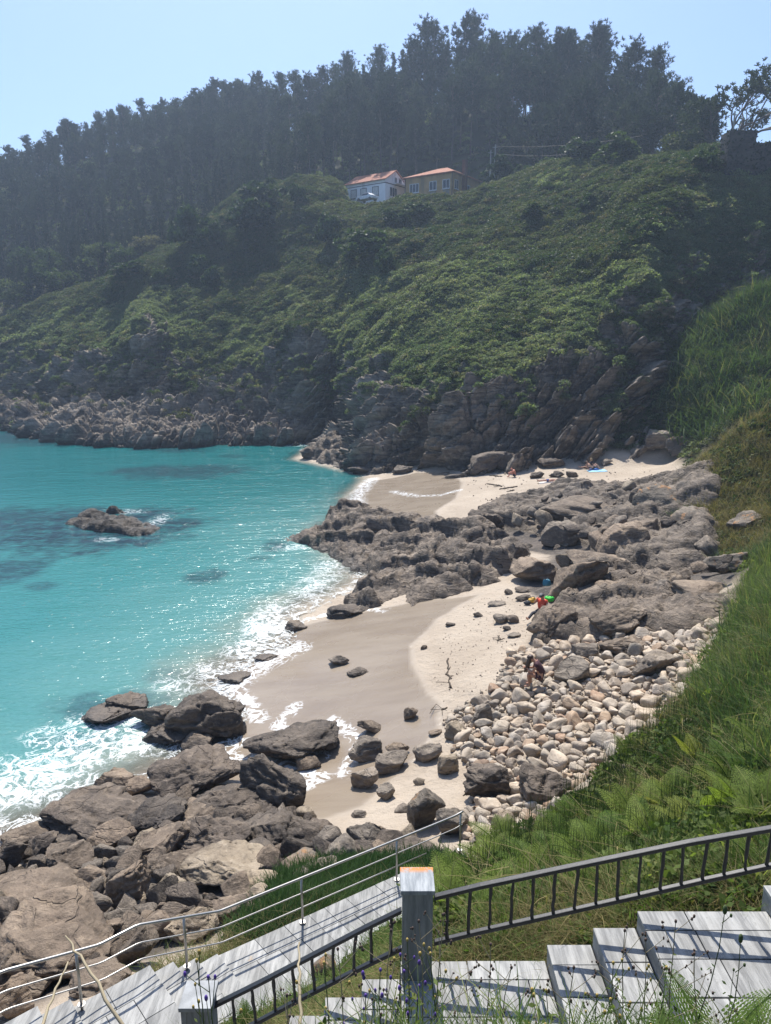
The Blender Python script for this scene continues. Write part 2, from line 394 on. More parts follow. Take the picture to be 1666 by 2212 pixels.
def _rbf_fit(C):
    n = len(C); A = np.zeros((n + 3, n + 3)); d = np.hypot(C[:, None, 0] - C[None, :, 0], C[:, None, 1] - C[None, :, 1])
    A[:n, :n] = np.sqrt(d * d + .25) ; A[:n, :n] += np.eye(n) * -.06
    A[:n, n:] = np.c_[np.ones(n), C[:, :2]]; A[n:, :n] = A[:n, n:].T
    return np.linalg.solve(A, np.r_[C[:, 2], 0, 0, 0])
_W = _rbf_fit(ctl)
def ground(x, y):
    x = np.atleast_1d(np.asarray(x, float)); y = np.atleast_1d(np.asarray(y, float)); z = np.zeros(len(x))
    for i in range(0, len(x), 40000):
        X, Y = x[i:i + 40000], y[i:i + 40000]
        d = np.sqrt((X[:, None] - ctl[:, 0]) ** 2 + (Y[:, None] - ctl[:, 1]) ** 2 + .25)
        z[i:i + 40000] = d @ _W[:-3] + _W[-3] + _W[-2] * X + _W[-1] * Y
    sd = poly_sd(np.c_[x, y], SHORE)
    land = np.maximum(z, np.clip(-sd * .07, 0, .3))
    return np.where(sd > 0, -np.minimum(3.5, .05 + .14 * sd), land)
def hit(u, v):
    """where a sight line meets the ground or the sea"""
    d = ray(u, v); t = np.concatenate([np.arange(4, 40, .08), np.arange(40, 130, .25)])
    P = np.outer(t, d) + (0, 0, CAMZ); g = np.maximum(ground(P[:, 0], P[:, 1]), 0)
    k = np.argmax(P[:, 2] < g)
    return np.array([P[k, 0], P[k, 1], g[k]]), t[k]

NEARVEG = np.array([(.45, 6.75), (.9, 9), (1.9, 11.6), (2.0, 13.3), (4.0, 14.9), (7.0, 17.6), (10.4, 21.5), (12.7, 25.5), (15.2, 29.3), (18, 31), (40, 31), (60, 0), (8, 3), (6, 6.75)])
SCRUB = np.array([at_y(*q) for q in [(1455, 1050, 49), (1500, 1025, 50), (1560, 960, 49), (1666, 885, 47), (1900, 750, 47), (1900, 1150, 30), (1666, 1235, 31), (1560, 1225, 34), (1520, 1150, 39), (1450, 1105, 45)]])
REED = np.array([(26.5, 73), (27.5, 66), (30, 58), (34, 52), (60, 45), (80, 70), (50, 84), (31, 82)])
WET1 = pxpoly([(640, 1340), (760, 1322), (900, 1300, .6), (1040, 1290, 1.), (950, 1340, .8), (890, 1395, .8), (905, 1460, .8), (955, 1535, .9), (960, 1580, .9), (880, 1660, .8), (790, 1745, .9), (690, 1790, .9), (600, 1740), (400, 1700), (100, 1760), (0, 1800), (-400, 1800), (-200, 1400), (500, 1400)], .3)
WET2 = pxpoly([(790, 1035), (900, 1022, .5), (975, 1020, .8), (1003, 1045, .9), (985, 1085, .8), (945, 1112, .6), (950, 1130, .6), (800, 1125), (720, 1085)], .2)
ROCKZ = [pxpoly([(-300, 1700), (0, 1800), (220, 1720), (400, 1620), (530, 1600), (660, 1700), (690, 1760), (800, 1790), (900, 1790), (960, 1850), (860, 1960), (640, 2060), (420, 2150), (200, 2260), (0, 2400), (-600, 2400)], 1.8),
         pxpoly([(1010, 1130), (1050, 1090), (1200, 1050), (1330, 1050), (1480, 1030), (1600, 1100), (1660, 1200), (1620, 1330), (1500, 1370), (1300, 1385), (1140, 1385), (1180, 1290), (1120, 1240), (1190, 1180)], 2.)]
SAMZ = pxpoly([(520, 2040), (600, 1960), (560, 1900), (640, 1850), (740, 1850), (830, 1830), (900, 1800), (985, 1830), (1000, 1890), (860, 1935), (700, 2010), (560, 2085)], 2.8)
PEBZ = pxpoly([(1120, 1400, 1.8), (1250, 1380, 2.2), (1420, 1370, 2.7), (1660, 1330, 3.5), (1630, 1430, 3.5), (1580, 1550, 3.4), (1490, 1660, 3.1), (1340, 1770, 2.5), (1100, 1840, 2.2), (1000, 1790, 1.8), (1060, 1700, 1.6), (1020, 1630, 1.4), (975, 1560, 1.2), (1090, 1480, 1.7)])
ny, nx = 560, 430
yy = np.exp(np.linspace(math.log(4), math.log(106), ny)) - 8
GX = np.linspace(-1.15, 1.15, nx)
Y = np.repeat(yy, nx); X = np.tile(GX, ny) * (Y + 9)
Z = ground(X, Y); XY = np.c_[X, Y]
gully_z = sstep(2.75, 3.4, Z) * (Y > 57) * (X > 14)
rockm = np.maximum(sstep(-.4, .5, poly_sd(XY, ROCKZ[0])), sstep(-.3, .5, poly_sd(XY, ROCKZ[1])))
sdnv = poly_sd(XY, NEARVEG); bank0 = (Y < 7.2) | ((X < .6) & (Y < 9 + .84 * (X + 2.9)))
soil = np.maximum.reduce([sstep(-.5, .6, sdnv + .5 + .8 * fbm(np.c_[XY * .8, XY[:, 0] * 0], 3)), sstep(-.5, .8, poly_sd(XY, SCRUB)), sstep(-.6, .6, poly_sd(XY, REED)), bank0 * 1., sstep(70, 73, Y + .4 * (X - 27)) * (X > 22), sstep(-.2, .3, poly_sd(XY, SAMZ)), (X > 27.5) * (Y > 50.), gully_z])
wet = np.maximum(sstep(-.25, .25, poly_sd(XY, WET1) + .25 * fbm(np.c_[XY * .5, XY[:, 0] * 0], 2)), sstep(-.3, .3, poly_sd(XY, WET2)))
foamg = np.zeros(len(X))
for L, wd in [([(803, 1030), (768, 1068), (772, 1092), (805, 1120)], .75), ([(850, 1062), (900, 1080), (950, 1085), (990, 1078)], .28), ([(560, 1425), (500, 1465), (530, 1500), (560, 1545)], .3), ([(640, 1520), (600, 1560), (650, 1600), (700, 1640)], .22),
              ([(520, 1590), (470, 1620), (560, 1640), (700, 1690), (640, 1730)], .26), ([(720, 1560), (780, 1620), (740, 1690)], .18), ([(632, 1392), (560, 1425), (492, 1468)], .8), ([(620, 1340), (760, 1310), (830, 1330)], .2)]:
    foamg = np.maximum(foamg, sstep(wd * 1.4, wd * .2, line_d(XY, pxpoly(L, .2))))
lump = fbm(np.c_[XY * .9, XY[:, 0] * 0], 3)
Z = Z + rockm * (1 - soil) * (.22 * lump - .1) + soil * .25 * lump + (1 - wet) * (1 - rockm) * (1 - soil) * (Z > 0) * (.035 * fbm(np.c_[XY * 2.2, XY[:, 0] * 0], 3))
dry_tr = (1 - wet) * (1 - rockm) * (1 - soil)
fp = sstep(.38, .1, worley(np.c_[XY * 1.9, XY[:, 0] * 0])[0]); fq = sstep(.34, .1, worley(np.c_[XY * 3.4 + 9, XY[:, 0] * 0])[0]); Z = Z - dry_tr * (Y < 48) * (Z > 0) * (.07 * fp + .035 * fq)
me = mesh_np('ground', np.c_[X, Y, Z], (np.arange(ny - 1)[:, None, None] * nx + np.arange(nx - 1)[None, :, None] + np.array([0, 1, nx + 1, nx])).reshape(-1, 4))
GV = np.c_[X, Y, Z]; GF = (np.arange(ny - 1)[:, None, None] * nx + np.arange(nx - 1)[None, :, None] + np.array([0, 1, nx + 1, nx])).reshape(-1, 4)
attr(me, 'rock', rockm); attr(me, 'soil', soil); attr(me, 'wet', wet); attr(me, 'foam', foamg)
t = NT('ground'); P = t.pos
n1 = t.noise(P, .35, 5); n2 = t.noise(P, 7, 6, .65); n3 = t.noise(P, 45, 3, .6)
sand = t.mix(t.ss(n1, .35, .65), (.36, .295, .225), (.43, .36, .28))
sand = t.mix(t.math('MULTIPLY', t.ss(n2, .58, .75), .35), sand, (.24, .19, .145))
sand = t.mix(t.math('MULTIPLY', t.ss(n3, .62, .78), .4), sand, (.2, .16, .12))
wets = t.mix(t.ss(t.noise(t.map(P, (0, 0, .6), (.5, 2, 1)), .5, 4), .3, .7), (.215, .17, .125), (.265, .215, .16))
wa = t.at('wet'); c = t.mix(wa, sand, wets)
rc, rh = rock_color(t, P, (.05, .043, .037), (.11, .09, .075), (.2, .165, .13))
c = t.mix(t.at('rock'), c, rc)
so_ = t.mix(t.ss(n2, .35, .65), (.028, .03, .014), (.085, .07, .035))
c = t.mix(t.at('soil'), c, so_)
lace = t.math('ABSOLUTE', t.math('SUBTRACT', t.noise(P, 2.3, 5, .6, .8), .5))
fm = t.ss(t.math('SUBTRACT', t.math('MULTIPLY', t.at('foam'), .062), lace), -.04, .04)
fm = t.math('MULTIPLY', fm, t.ss(t.at('foam'), 0, .15))
c = t.mix(t.math('MULTIPLY', fm, .85), c, (.8, .82, .82))
wr = t.math('MULTIPLY', wa, t.math('SUBTRACT', 1., t.math('MAXIMUM', t.at('soil'), t.at('rock'))))
ro = t.math('SUBTRACT', .9, t.math('MULTIPLY', wr, t.math('ADD', .5, t.math('MULTIPLY', t.noise(P, .5, 3), .25))))
hb = t.math('ADD', t.math('ADD', t.math('MULTIPLY', n2, .6), t.math('MULTIPLY', n3, .15)), t.math('MULTIPLY', t.noise(P, 2.8, 4), 1.3))
b1 = t.bump(hb, t.math('ADD', .12, t.math('MULTIPLY', t.math('SUBTRACT', 1., wr), .85)), .11)
pb = t.prin(Base_Color=c, Roughness=ro, Normal=b1)
tag(link('ground', me, t.done(pb)), None, None, kind='structure')

# ------------------------------------------------------------------ sea
ny2, nx2 = 520, 420
yy2 = np.exp(np.linspace(math.log(22), math.log(480), ny2)) - 10
Ys = np.repeat(yy2, nx2); Xs = np.tile(np.linspace(-1, 1, nx2), ny2); Xs = np.where(Xs < 0, Xs * 1.4, Xs * .35) * (Ys + 8)
S = np.c_[Xs, Ys]; sds = poly_sd(S, SHORE)
def ell(S, u, v, w, h):
    c = at_z(u, v, 0); rx = w * (c[1] * CP + 13 * SP) / FPX; ry = abs(at_z(u, v - h, 0)[1] - at_z(u, v + h, 0)[1]) / 2
    return np.hypot((S[:, 0] - c[0]) / rx, (S[:, 1] - c[1]) / ry)
wob = .75 * fbm(np.c_[S * .3, S[:, 0] * 0], 4) + .4 * fbm(np.c_[S * 1.3, S[:, 0] * 0 + 5], 3)
reef = np.zeros(len(S))
for u, v, a, b, k in [(215, 1140, 215, 48, 1.), (30, 1130, 170, 38, .9), (390, 1018, 145, 15, .85), (20, 1232, 75, 30, .8), (440, 1247, 42, 18, .7), (85, 1266, 42, 13, .6), (180, 940, 330, 22, .9), (380, 968, 90, 9, .75), (500, 985, 30, 4, .5),
                      (700, 995, 50, 5, .6), (600, 1175, 30, 16, .7), (560, 1205, 25, 6, .5), (350, 1460, 40, 16, .3), (250, 1530, 150, 40, .6), (160, 1600, 90, 25, .4)]:
    reef = np.maximum(reef, k * sstep(1.25, .6, ell(S, u, v, a, b) + wob))
foam = np.zeros(len(S))
for u, v, a, b, k in [(590, 1345, 65, 55, 1.), (545, 1400, 70, 28, .95), (470, 1450, 75, 28, .8), (400, 1480, 80, 25, .45), (640, 1330, 40, 40, .8), (690, 1270, 60, 40, .55), (720, 1225, 50, 35, .4), (200, 1600, 150, 40, .75), (80, 1660, 140, 55, .75), (20, 1720, 130, 40, .8), (40, 1790, 150, 45, .85), (200, 1700, 110, 40, .7), (250, 1560, 140, 30, .55),
                      (330, 1600, 110, 40, .85), (120, 1590, 90, 30, .45), (640, 1180, 50, 10, .4), (270, 1105, 60, 8, .3), (340, 1125, 30, 20, .35), (100, 935, 70, 6, .75), (150, 942, 40, 5, .7), (700, 955, 60, 6, .5), (660, 972, 25, 6, .4), (640, 960, 70, 6, .35), (230, 1165, 40, 8, .3)]:
    foam = np.maximum(foam, k * sstep(1.25, .3, ell(S, u, v, a, b) + .6 * wob))
foam = np.maximum(foam, .6 * sstep(.9, .1, np.abs(sds - .3) + wob * .8) * (S[:, 1] < 62))
fr = np.maximum(foam, 0)
zs = .035 * fbm(np.c_[S * (.35, .6), S[:, 0] * 0], 3) * sstep(0, 6, sds) + .12 * sstep(.5, 1, foam) * np.abs(fbm(np.c_[S * 1.6, S[:, 0] * 0], 3))
me = mesh_np('sea', np.c_[S, zs], (np.arange(ny2 - 1)[:, None, None] * nx2 + np.arange(nx2 - 1)[None, :, None] + np.array([0, 1, nx2 + 1, nx2])).reshape(-1, 4))
attr(me, 'off', sds); attr(me, 'reef', reef); attr(me, 'foam', foam)
t = NT('sea'); P = t.pos; off = t.math('ADD', t.at('off'), t.math('MULTIPLY', t.math('SUBTRACT', t.noise(P, .25, 4), .5), 5.))
yv = t.n('ShaderNodeSeparateXYZ', {0: P}).outputs[1]
c = t.mix(t.ss(off, .3, 5.), (.22, .235, .19), (.085, .235, .225))
c = t.mix(t.ss(off, 4., 14.), c, (.038, .19, .188))
c = t.mix(t.ss(yv, 40., 75.), c, (.004, .125, .13))
c = t.mix(t.ss(off, 60, 120), c, (.004, .07, .10))
rn = t.noise(P, 1.1, 6, .7)
c = t.mix(t.math('MULTIPLY', t.at('reef'), t.ss(rn, .2, .62)), c, (.012, .036, .052))
Pw = t.map(P, (0, 0, -.35), (.55, 1.25, 1))
lace = t.math('ABSOLUTE', t.math('SUBTRACT', t.noise(P, 1.5, 6, .62, 1.2), .5))
lace2 = t.math('ABSOLUTE', t.math('SUBTRACT', t.noise(P, 4.2, 4, .62, .8), .5))
fa = t.at('foam'); lc = t.math('MINIMUM', lace, t.math('ADD', lace2, .03))
fm = t.math('MULTIPLY', t.ss(t.math('SUBTRACT', t.math('MULTIPLY', fa, .058), lc), -.035, .045), t.ss(fa, .02, .3))
c = t.mix(t.math('MULTIPLY', fm, .92), c, (.82, .85, .85))
w1 = t.noise(Pw, 1.1, 3, .6); w2 = t.noise(Pw, 4.2, 3, .6, .3); w3 = t.noise(Pw, .28, 2)
hh = t.math('ADD', t.math('ADD', t.math('MULTIPLY', w1, .6), t.math('MULTIPLY', w2, .28)), t.math('MULTIPLY', w3, .9))
nb = t.bump(hh, .85, .27)
ro = t.math('ADD', .17, t.math('MULTIPLY', fm, .6))
b = t.prin(Base_Color=c, Roughness=ro, IOR=1.33, Normal=nb)
tr = t.n('ShaderNodeBsdfTransparent')
al = t.math('MAXIMUM', t.ss(t.math('ADD', t.at('off'), t.math('MULTIPLY', t.math('SUBTRACT', t.noise(P, .8, 4), .5), 1.6)), -.1, 2.6), fm)
mx = t.n('ShaderNodeMixShader', {0: al, 1: tr.outputs[0], 2: b.outputs[0]})
tag(link('sea', me, t.done(mx)), None, None, kind='structure')

# ------------------------------------------------------------------ far hillside: cliffs, scrub slope (one sheet), and the wooded hill behind
def pchip(x, yv, xq):
    x = np.asarray(x, float); yv = np.asarray(yv, float); h = np.diff(x); d = np.diff(yv, axis=0) / (h[:, None] if yv.ndim > 1 else h)
    m = np.zeros_like(yv); dp = d[:-1] * d[1:]
    hm = np.where(dp > 0, 2 * dp / np.where(np.abs(d[:-1] + d[1:]) < 1e-12, 1e-12, d[:-1] + d[1:]), 0)
    m[1:-1] = hm; m[0] = d[0]; m[-1] = d[-1]
    k = np.clip(np.searchsorted(x, xq) - 1, 0, len(x) - 2); hk = h[k]; s = (xq - x[k]) / hk
    if yv.ndim > 1: s = s[:, None]; hk = hk[:, None]
    return (1 + 2 * s) * (1 - s) ** 2 * yv[k] + s * (1 - s) ** 2 * hk * m[k] + s * s * (3 - 2 * s) * yv[k + 1] + s * s * (s - 1) * hk * m[k + 1]
HCOL = [
    (-420, [(905, 150), (880, 152), (830, 156), (780, 160), (740, 165)]),
    (-150, [(918, 128), (895, 134), (872, 142), (855, 148), (800, 150), (770, 153), (735, 160)]),
    (0, [(925, 119), (905, 124), (880, 133), (865, 140), (800, 143), (760, 146), (720, 152), (695, 158)]),
    (80, [(942, 108), (918, 113), (890, 122), (872, 129), (810, 133), (760, 138), (705, 146), (665, 155)]),
    (150, [(957, 101), (930, 106), (900, 114), (880, 120), (820, 124), (770, 130), (700, 140), (632, 152)]),
    (230, [(967, 97), (935, 103), (900, 111), (875, 117), (830, 120), (780, 124), (690, 138), (602, 153)]),
    (310, [(968, 96), (935, 102), (900, 109), (870, 115), (790, 118), (710, 122), (650, 136), (563, 154)]),
    (370, [(968, 96.5), (935, 102), (895, 109), (860, 115), (820, 118), (760, 122), (640, 138), (532, 155)]),
    (430, [(965, 97), (930, 103), (890, 110), (850, 114), (800, 118), (720, 125), (620, 138), (498, 156)]),
    (520, [(960, 99), (925, 104), (885, 109), (845, 112), (800, 116), (740, 122), (600, 136), (418, 158)]),
    (600, [(962, 98), (925, 103), (880, 107), (840, 110), (770, 114), (720, 118), (590, 134), (396, 160)]),
    (660, [(955, 100), (905, 103), (850, 105), (770, 108), (715, 112), (590, 129), (398, 156)]),
    (715, [(945, 102), (905, 104), (850, 106), (780, 108), (720, 111), (590, 127), (402, 156)]),
    (752, [(972, 95), (920, 101), (860, 104), (800, 106), (740, 108), (590, 123), (444, 150)]),
    (790, [(1020, 78), (935, 83), (880, 87), (825, 94), (760, 101), (590, 119), (449, 148)]),
    (860, [(1032, 76), (950, 79), (885, 82), (830, 87), (730, 96), (590, 113), (444, 145)]),
    (940, [(1030, 75), (950, 76), (885, 79), (828, 82), (730, 91), (580, 108), (438, 142)]),
    (1000, [(1023, 70.5), (950, 73), (880, 76), (825, 79), (720, 88), (580, 104), (428, 140)]),
    (1080, [(1018, 70), (940, 73), (880, 75), (820, 78), (700, 87), (560, 103), (406, 138)]),
    (1150, [(1010, 70.5), (930, 73), (870, 75), (800, 78), (690, 86), (540, 102), (378, 134)]),
    (1280, [(1000, 71), (920, 73.5), (850, 75), (760, 78), (650, 85), (520, 97), (362, 124)]),
    (1360, [(995, 71.5), (920, 74), (850, 75), (770, 76.5), (640, 80), (500, 91), (350, 118)]),
    (1400, [(992, 72), (920, 74.5), (850, 76), (770, 77), (640, 79), (490, 88), (343, 114)]),
    (1425, [(990, 74), (930, 80), (860, 83), (780, 83), (650, 82), (490, 88), (341, 113)]),
    (1500, [(985, 77), (920, 84), (850, 86), (770, 87), (640, 86.5), (490, 90), (336, 108)]),
    (1550, [(985, 80), (900, 85), (830, 87), (740, 88), (620, 88), (470, 92), (334, 106)]),
    (1600, [(985, 82), (900, 85), (800, 86), (700, 87), (580, 88.5), (455, 92), (338, 104)]),
    (1700, [(980, 84), (900, 85.5), (800, 86.5), (660, 87.5), (540, 89), (430, 93), (335, 102)]),
    (1850, [(980, 84), (900, 85.5), (800, 86.5), (660, 88), (520, 89), (400, 94), (330, 101)]),
    (2150, [(980, 84), (900, 85.5), (800, 86.5), (660, 88), (520, 89), (400, 94), (330, 101)])]
NR, NC = 420, 1150
ctlP = []; us = []
for u, L in HCOL:
    P3 = [at_y(u, v, y) for v, y in L]
    foot = P3[0] - (P3[1] - P3[0]) * .2; foot[2] = min(-2., P3[0][2] - 2.5); foot[1] = P3[0][1] - .6
    top = P3[-1]
    P3 = [foot] + P3 + [top + (top[0] / top[1] * 5, 5, .2), top + (top[0] / top[1] * 16, 16, -1.5)]
    P3 = np.array(P3)
    par = np.array([0, .045] + list(np.linspace(.045, .9, len(L))[1:]) + [.94, 1.])
    ctlP.append(pchip(par, P3, np.linspace(0, 1, NR))); us.append(u)
ctlP = np.array(ctlP)
uq = np.concatenate([np.linspace(-420, -60, 90)[:-1], np.linspace(-60, 1750, NC - 130), np.linspace(1750, 2150, 42)[1:]]); NC = len(uq)
H = pchip(np.array(us), ctlP.reshape(len(us), -1), uq).reshape(NC, NR, 3).transpose(1, 0, 2)
def smooth(A, ax, k):
    for _ in range(k):
        B = A.copy(); s = [slice(None)] * 3
        a, b, c = list(s), list(s), list(s); a[ax] = slice(0, -2); b[ax] = slice(1, -1); c[ax] = slice(2, None)
        B[tuple(b)] = .25 * A[tuple(a)] + .5 * A[tuple(b)] + .25 * A[tuple(c)]; A = B
    return A
H = smooth(smooth(H, 1, 30), 0, 6)
def nrm(H):
    n = np.cross(np.gradient(H, axis=1).reshape(-1, 3), np.gradient(H, axis=0).reshape(-1, 3)); return n / (np.linalg.norm(n, axis=1)[:, None] + 1e-9)
HN = nrm(H); HP = H.reshape(-1, 3)
pu, pv = proj(HP)
rl = np.interp(pu, [-400, 0, 80, 150, 230, 290, 330, 365, 400, 430, 470, 520, 600, 680, 740, 790, 850, 900, 950, 1000, 1080, 1150, 1250, 1340, 1400, 1450, 1520, 1600, 1700, 2100],
               [770, 770, 775, 775, 770, 735, 690, 740, 805, 815, 790, 800, 745, 715, 745, 800, 800, 830, 846, 832, 830, 835, 775, 660, 630, 630, 660, 600, 560, 560])
rn_ = fbm(HP * .16, 4); rn2 = fbm(HP * .5 + 40, 3)
rockh = sstep(-22, 22, pv - rl + 14 + rn_ * 70 + rn2 * 45)
# bare patches inside the scrub
for u, v, a, b in [(1490, 600, 60, 70), (665, 790, 50, 70), (760, 760, 25, 50), (1620, 520, 30, 40)]:
    rockh = np.maximum(rockh, sstep(.25, .6, 1 - np.hypot((pu - u) / a, (pv - v) / b) + rn2 * .5) * .8)
tuft = sstep(.05, .4, fbm(HP * .28 + 9, 3) + .35 * (pv < 940) * sstep(960, 800, pv) - .12) * (pv < 950)
shade_face = sstep(1040, 1120, pu) * sstep(1430, 1380, pu) * sstep(620, 720, pv) * sstep(960, 860, pv)
rockh = rockh * (1 - .85 * tuft * np.maximum(shade_face, .45 * sstep(60, 10, pv - rl)))
RS = rotm(.35, .75, .2)
Q = HP @ RS.T
DIP = (.25, .2, .9)
sa = shingle(Q * (1 / 6.5, 1 / 6.5, 1 / 2.1) + .3 * np.c_[rn_, rn2, rn_], DIP, 1.1, .1)
sb_ = shingle(Q * (1 / 2.6, 1 / 2.6, 1 / .9) + 11. + .15 * np.c_[rn2, rn_, rn2], DIP, 1.1, .12)
sc_ = shingle(Q * (1 / 1.1, 1 / 1.1, 1 / .45) + 5., DIP, 1.1, .14)
disp = rockh * (1.7 * sa + .85 * sb_ + .3 * sc_ + 1.3 * fbm(Q * (.12, .12, .3), 3, ridged=True) + .2)
vb1, vb2, _ = worley(HP / 4.2); vs1, vs2, _ = worley(HP / 1.9 + 7)
disp += (1 - rockh) * (1.15 * (.55 - vb1) + .45 * (.5 - vs1) + 3.0 * fbm(HP * .055, 3))
foot_fade = sstep(0, .02, np.repeat(np.linspace(0, 1, NR), NC)); back = sstep(.98, .9, np.repeat(np.linspace(0, 1, NR), NC))
HD = (HP + HN * (disp * foot_fade * (.3 + .7 * back))[:, None])
HF = (np.arange(NR - 1)[:, None, None] * NC + np.arange(NC - 1)[None, :, None] + np.array([0, 1, NC + 1, NC])).reshape(-1, 4)
me = mesh_np('hillside', HD, HF); attr(me, 'rock', rockh); attr(me, 'dry', sstep(.0, .5, rn_ + .25))
pale = sstep(.3, .9, rockh) * np.maximum.reduce([sstep(1.1, .3, np.hypot((pu - u) / a, (pv - v) / b)) for u, v, a, b in [(700, 940, 70, 25), (640, 880, 70, 50), (560, 880, 60, 50), (1320, 930, 110, 60), (680, 790, 50, 70), (800, 880, 45, 50), (1385, 870, 30, 60), (330, 730, 60, 40), (20, 735, 60, 40), (300, 900, 200, 40)]])
attr(me, 'pale', pale)
t = NT('hillside'); P = t.pos
rc, rh = rock_color(t, P, (.066, .055, .045), (.21, .173, .137), (.40, .337, .265), .6, (.35, .75, .2), 2.2, .6)
rcp, _ = rock_color(t, P, (.11, .093, .074), (.25, .208, .162), (.42, .355, .28), .6, (.35, .75, .2), 2.2)
rc = t.mix(t.at('pale'), rc, rcp)
wz = t.n('ShaderNodeSeparateXYZ', {0: P}).outputs[2]
rc = t.mix(t.math('MULTIPLY', t.ss(t.math('ADD', wz, t.math('MULTIPLY', t.noise(P, .6, 4), 1.2)), 1.9, .9), .75), rc, (.03, .026, .022))
gn = t.noise(P, 1.2, 5, .65)
gc = t.mix(t.ss(gn, .35, .65), (.03, .045, .018), (.08, .10, .042))
c = t.mix(t.at('rock'), gc, rc)
tag(link('hillside', me, t.done(t.prin(Base_Color=c, Roughness=.9, Normal=t.bump(rh, 1., .3)))), None, None, kind='structure')

WCOL = [(-700, [(150, 4), (180, 12), (210, 24), (240, 30), (330, 20)]), (-300, [(140, 4), (180, 16), (210, 32), (238, 45), (330, 36)]), (0, [(146, 13), (175, 23), (205, 42), (235, 57), (330, 48)]),
        (300, [(150, 22), (176, 34), (206, 53), (236, 69), (330, 56)]), (500, [(160, 34), (178, 43), (206, 59), (236, 73), (330, 60)]), (700, [(160, 40), (170, 45), (190, 56), (216, 67.5), (330, 57)]),
        (850, [(160, 40), (168, 46), (184, 57), (206, 68.5), (330, 58)]), (1000, [(158, 41), (164, 47), (174, 56), (192, 67), (330, 56)]), (1150, [(148, 38), (156, 45), (166, 54), (180, 61.5), (330, 50)]),
        (1300, [(134, 36), (146, 42), (156, 50), (168, 57), (330, 44)]), (1450, [(122, 35), (134, 39), (146, 44), (158, 47), (330, 38)]), (1560, [(112, 34), (125, 36), (140, 38), (150, 38), (330, 32)]),
        (1700, [(106, 33), (122, 34.5), (138, 35), (150, 35), (330, 30)]), (2200, [(104, 33), (120, 35), (138, 36), (150, 36), (330, 30)])]
WR, WC = 90, 260
wc = np.array([pchip(np.array([0, .2, .45, .75, 1.]), np.array([u_yz(u, y, z) for y, z in L]), np.linspace(0, 1, WR)) for u, L in WCOL])
WH = pchip(np.array([u for u, _ in WCOL]), wc.reshape(len(WCOL), -1), np.linspace(-700, 2200, WC)).reshape(WC, WR, 3).transpose(1, 0, 2)
WH = smooth(WH, 1, 4); WHN = nrm(WH); WP = WH.reshape(-1, 3)
WP = WP + np.c_[WP[:, 0] * 0, WP[:, 0] * 0, 1.2 * fbm(WP * .07, 3)]
WF = (np.arange(WR - 1)[:, None, None] * WC + np.arange(WC - 1)[None, :, None] + np.array([0, 1, WC + 1, WC])).reshape(-1, 4)
me = mesh_np('wooded_hill', WP, WF)
t = NT('wooded_hill'); P = t.pos
c = t.mix(t.ss(t.noise(P, .12, 5, .6), .4, .6), (.02, .028, .012), (.06, .06, .03))
tag(link('wooded_hill', me, t.done(t.prin(Base_Color=c, Roughness=.95))), None, None, kind='structure')
import bmesh
_ico = {}
def ico(sub):
    if sub not in _ico:
        bm = bmesh.new(); bmesh.ops.create_icosphere(bm, subdivisions=sub, radius=1)
        _ico[sub] = (np.array([v.co[:] for v in bm.verts]), np.array([[v.index for v in f.verts] for f in bm.faces])); bm.free()
    return _ico[sub]
# ------------------------------------------------------------------ vegetation of the far hillside
HQ = HD.reshape(NR, NC, 3); _pu, _pv = proj(HD)
def hill_at(u, v):
    k = np.argmin((_pu - u) ** 2 + (_pv - v) ** 2 + 1e6 * (np.repeat(np.arange(NR), NC) > .95 * NR)); return HD[k]
M_brack = leaf_mat('bracken_leaf', (.115, .155, .088), (.19, .22, .135), (.21, .205, .14), .46, .09)
M_scrub = leaf_mat('scrub_leaf', (.045, .075, .03), (.10, .12, .055), (.135, .12, .07), .36, .12)
M_shrub = leaf_mat('shrub_leaf', (.022, .042, .018), (.05, .078, .03), None, .28, .3)
M_yel = leaf_mat('golden_leaf', (.05, .068, .018), (.085, .10, .028), None, .3, .3)
M_broad = leaf_mat('broad_leaf', (.035, .062, .022), (.06, .09, .032), None, .35, .3)
M_pine = leaf_mat('pine_needle', (.016, .03, .018), (.04, .058, .032), (.06, .078, .045), .2, .05, .6)
M_bark = rock_mat('pine_bark', (.07, .058, .048), (.13, .108, .09), (.2, .17, .145), .5)
pc = [clump_mesh('leaf_tuft', m, n, r_, lf, .5, s) for m, n, r_, lf, s in [(M_brack, 140, .66, .17, 1), (M_brack, 140, .72, .19, 2), (M_scrub, 150, .62, .16, 3), (M_scrub, 140, .74, .19, 4)]]
inf = sstep(-90, -40, pu) * sstep(1760, 1700, pu) * sstep(.985, .95, np.repeat(np.linspace(0, 1, NR), NC))
wv = (1 - rockh) ** 1.5 * inf * np.where(HP[:, 1] > 100, .75, 1.15) * (1 - .55 * shade_face) + .10 * rockh * tuft * inf
N = 90000
P = tri_sample(HD, HF, np.maximum(wv, 0), N, 11)
kind = fbm(P * .06, 3) + .5 * fbm(P * .4, 2); uP, vP = proj(P)
low = sstep(-90, 40, vP - np.interp(uP, [-400, 0, 300, 430, 600, 800, 1000, 1300, 1400, 1700], [690, 690, 660, 640, 600, 600, 560, 620, 560, 330]))
idx = np.where(kind + .55 * low + .35 * sstep(1450, 1560, uP) > .34 + .3 * rng.random(N), 2, 0) + (rng.random(N) < .4)
P[:, 2] += .1
scl = (.5 + .5 * rng.random(N)) * np.where(rng.random(N) < .04, 1.6, 1)
scatter('hillside_scrub', P, np.c_[rng.normal(size=N) * .25 - .2, rng.normal(size=N) * .25, rng.random(N) * 6.28], scl, pc, idx, 'bracken and low scrub covering the slope above the cliffs', 'scrub')

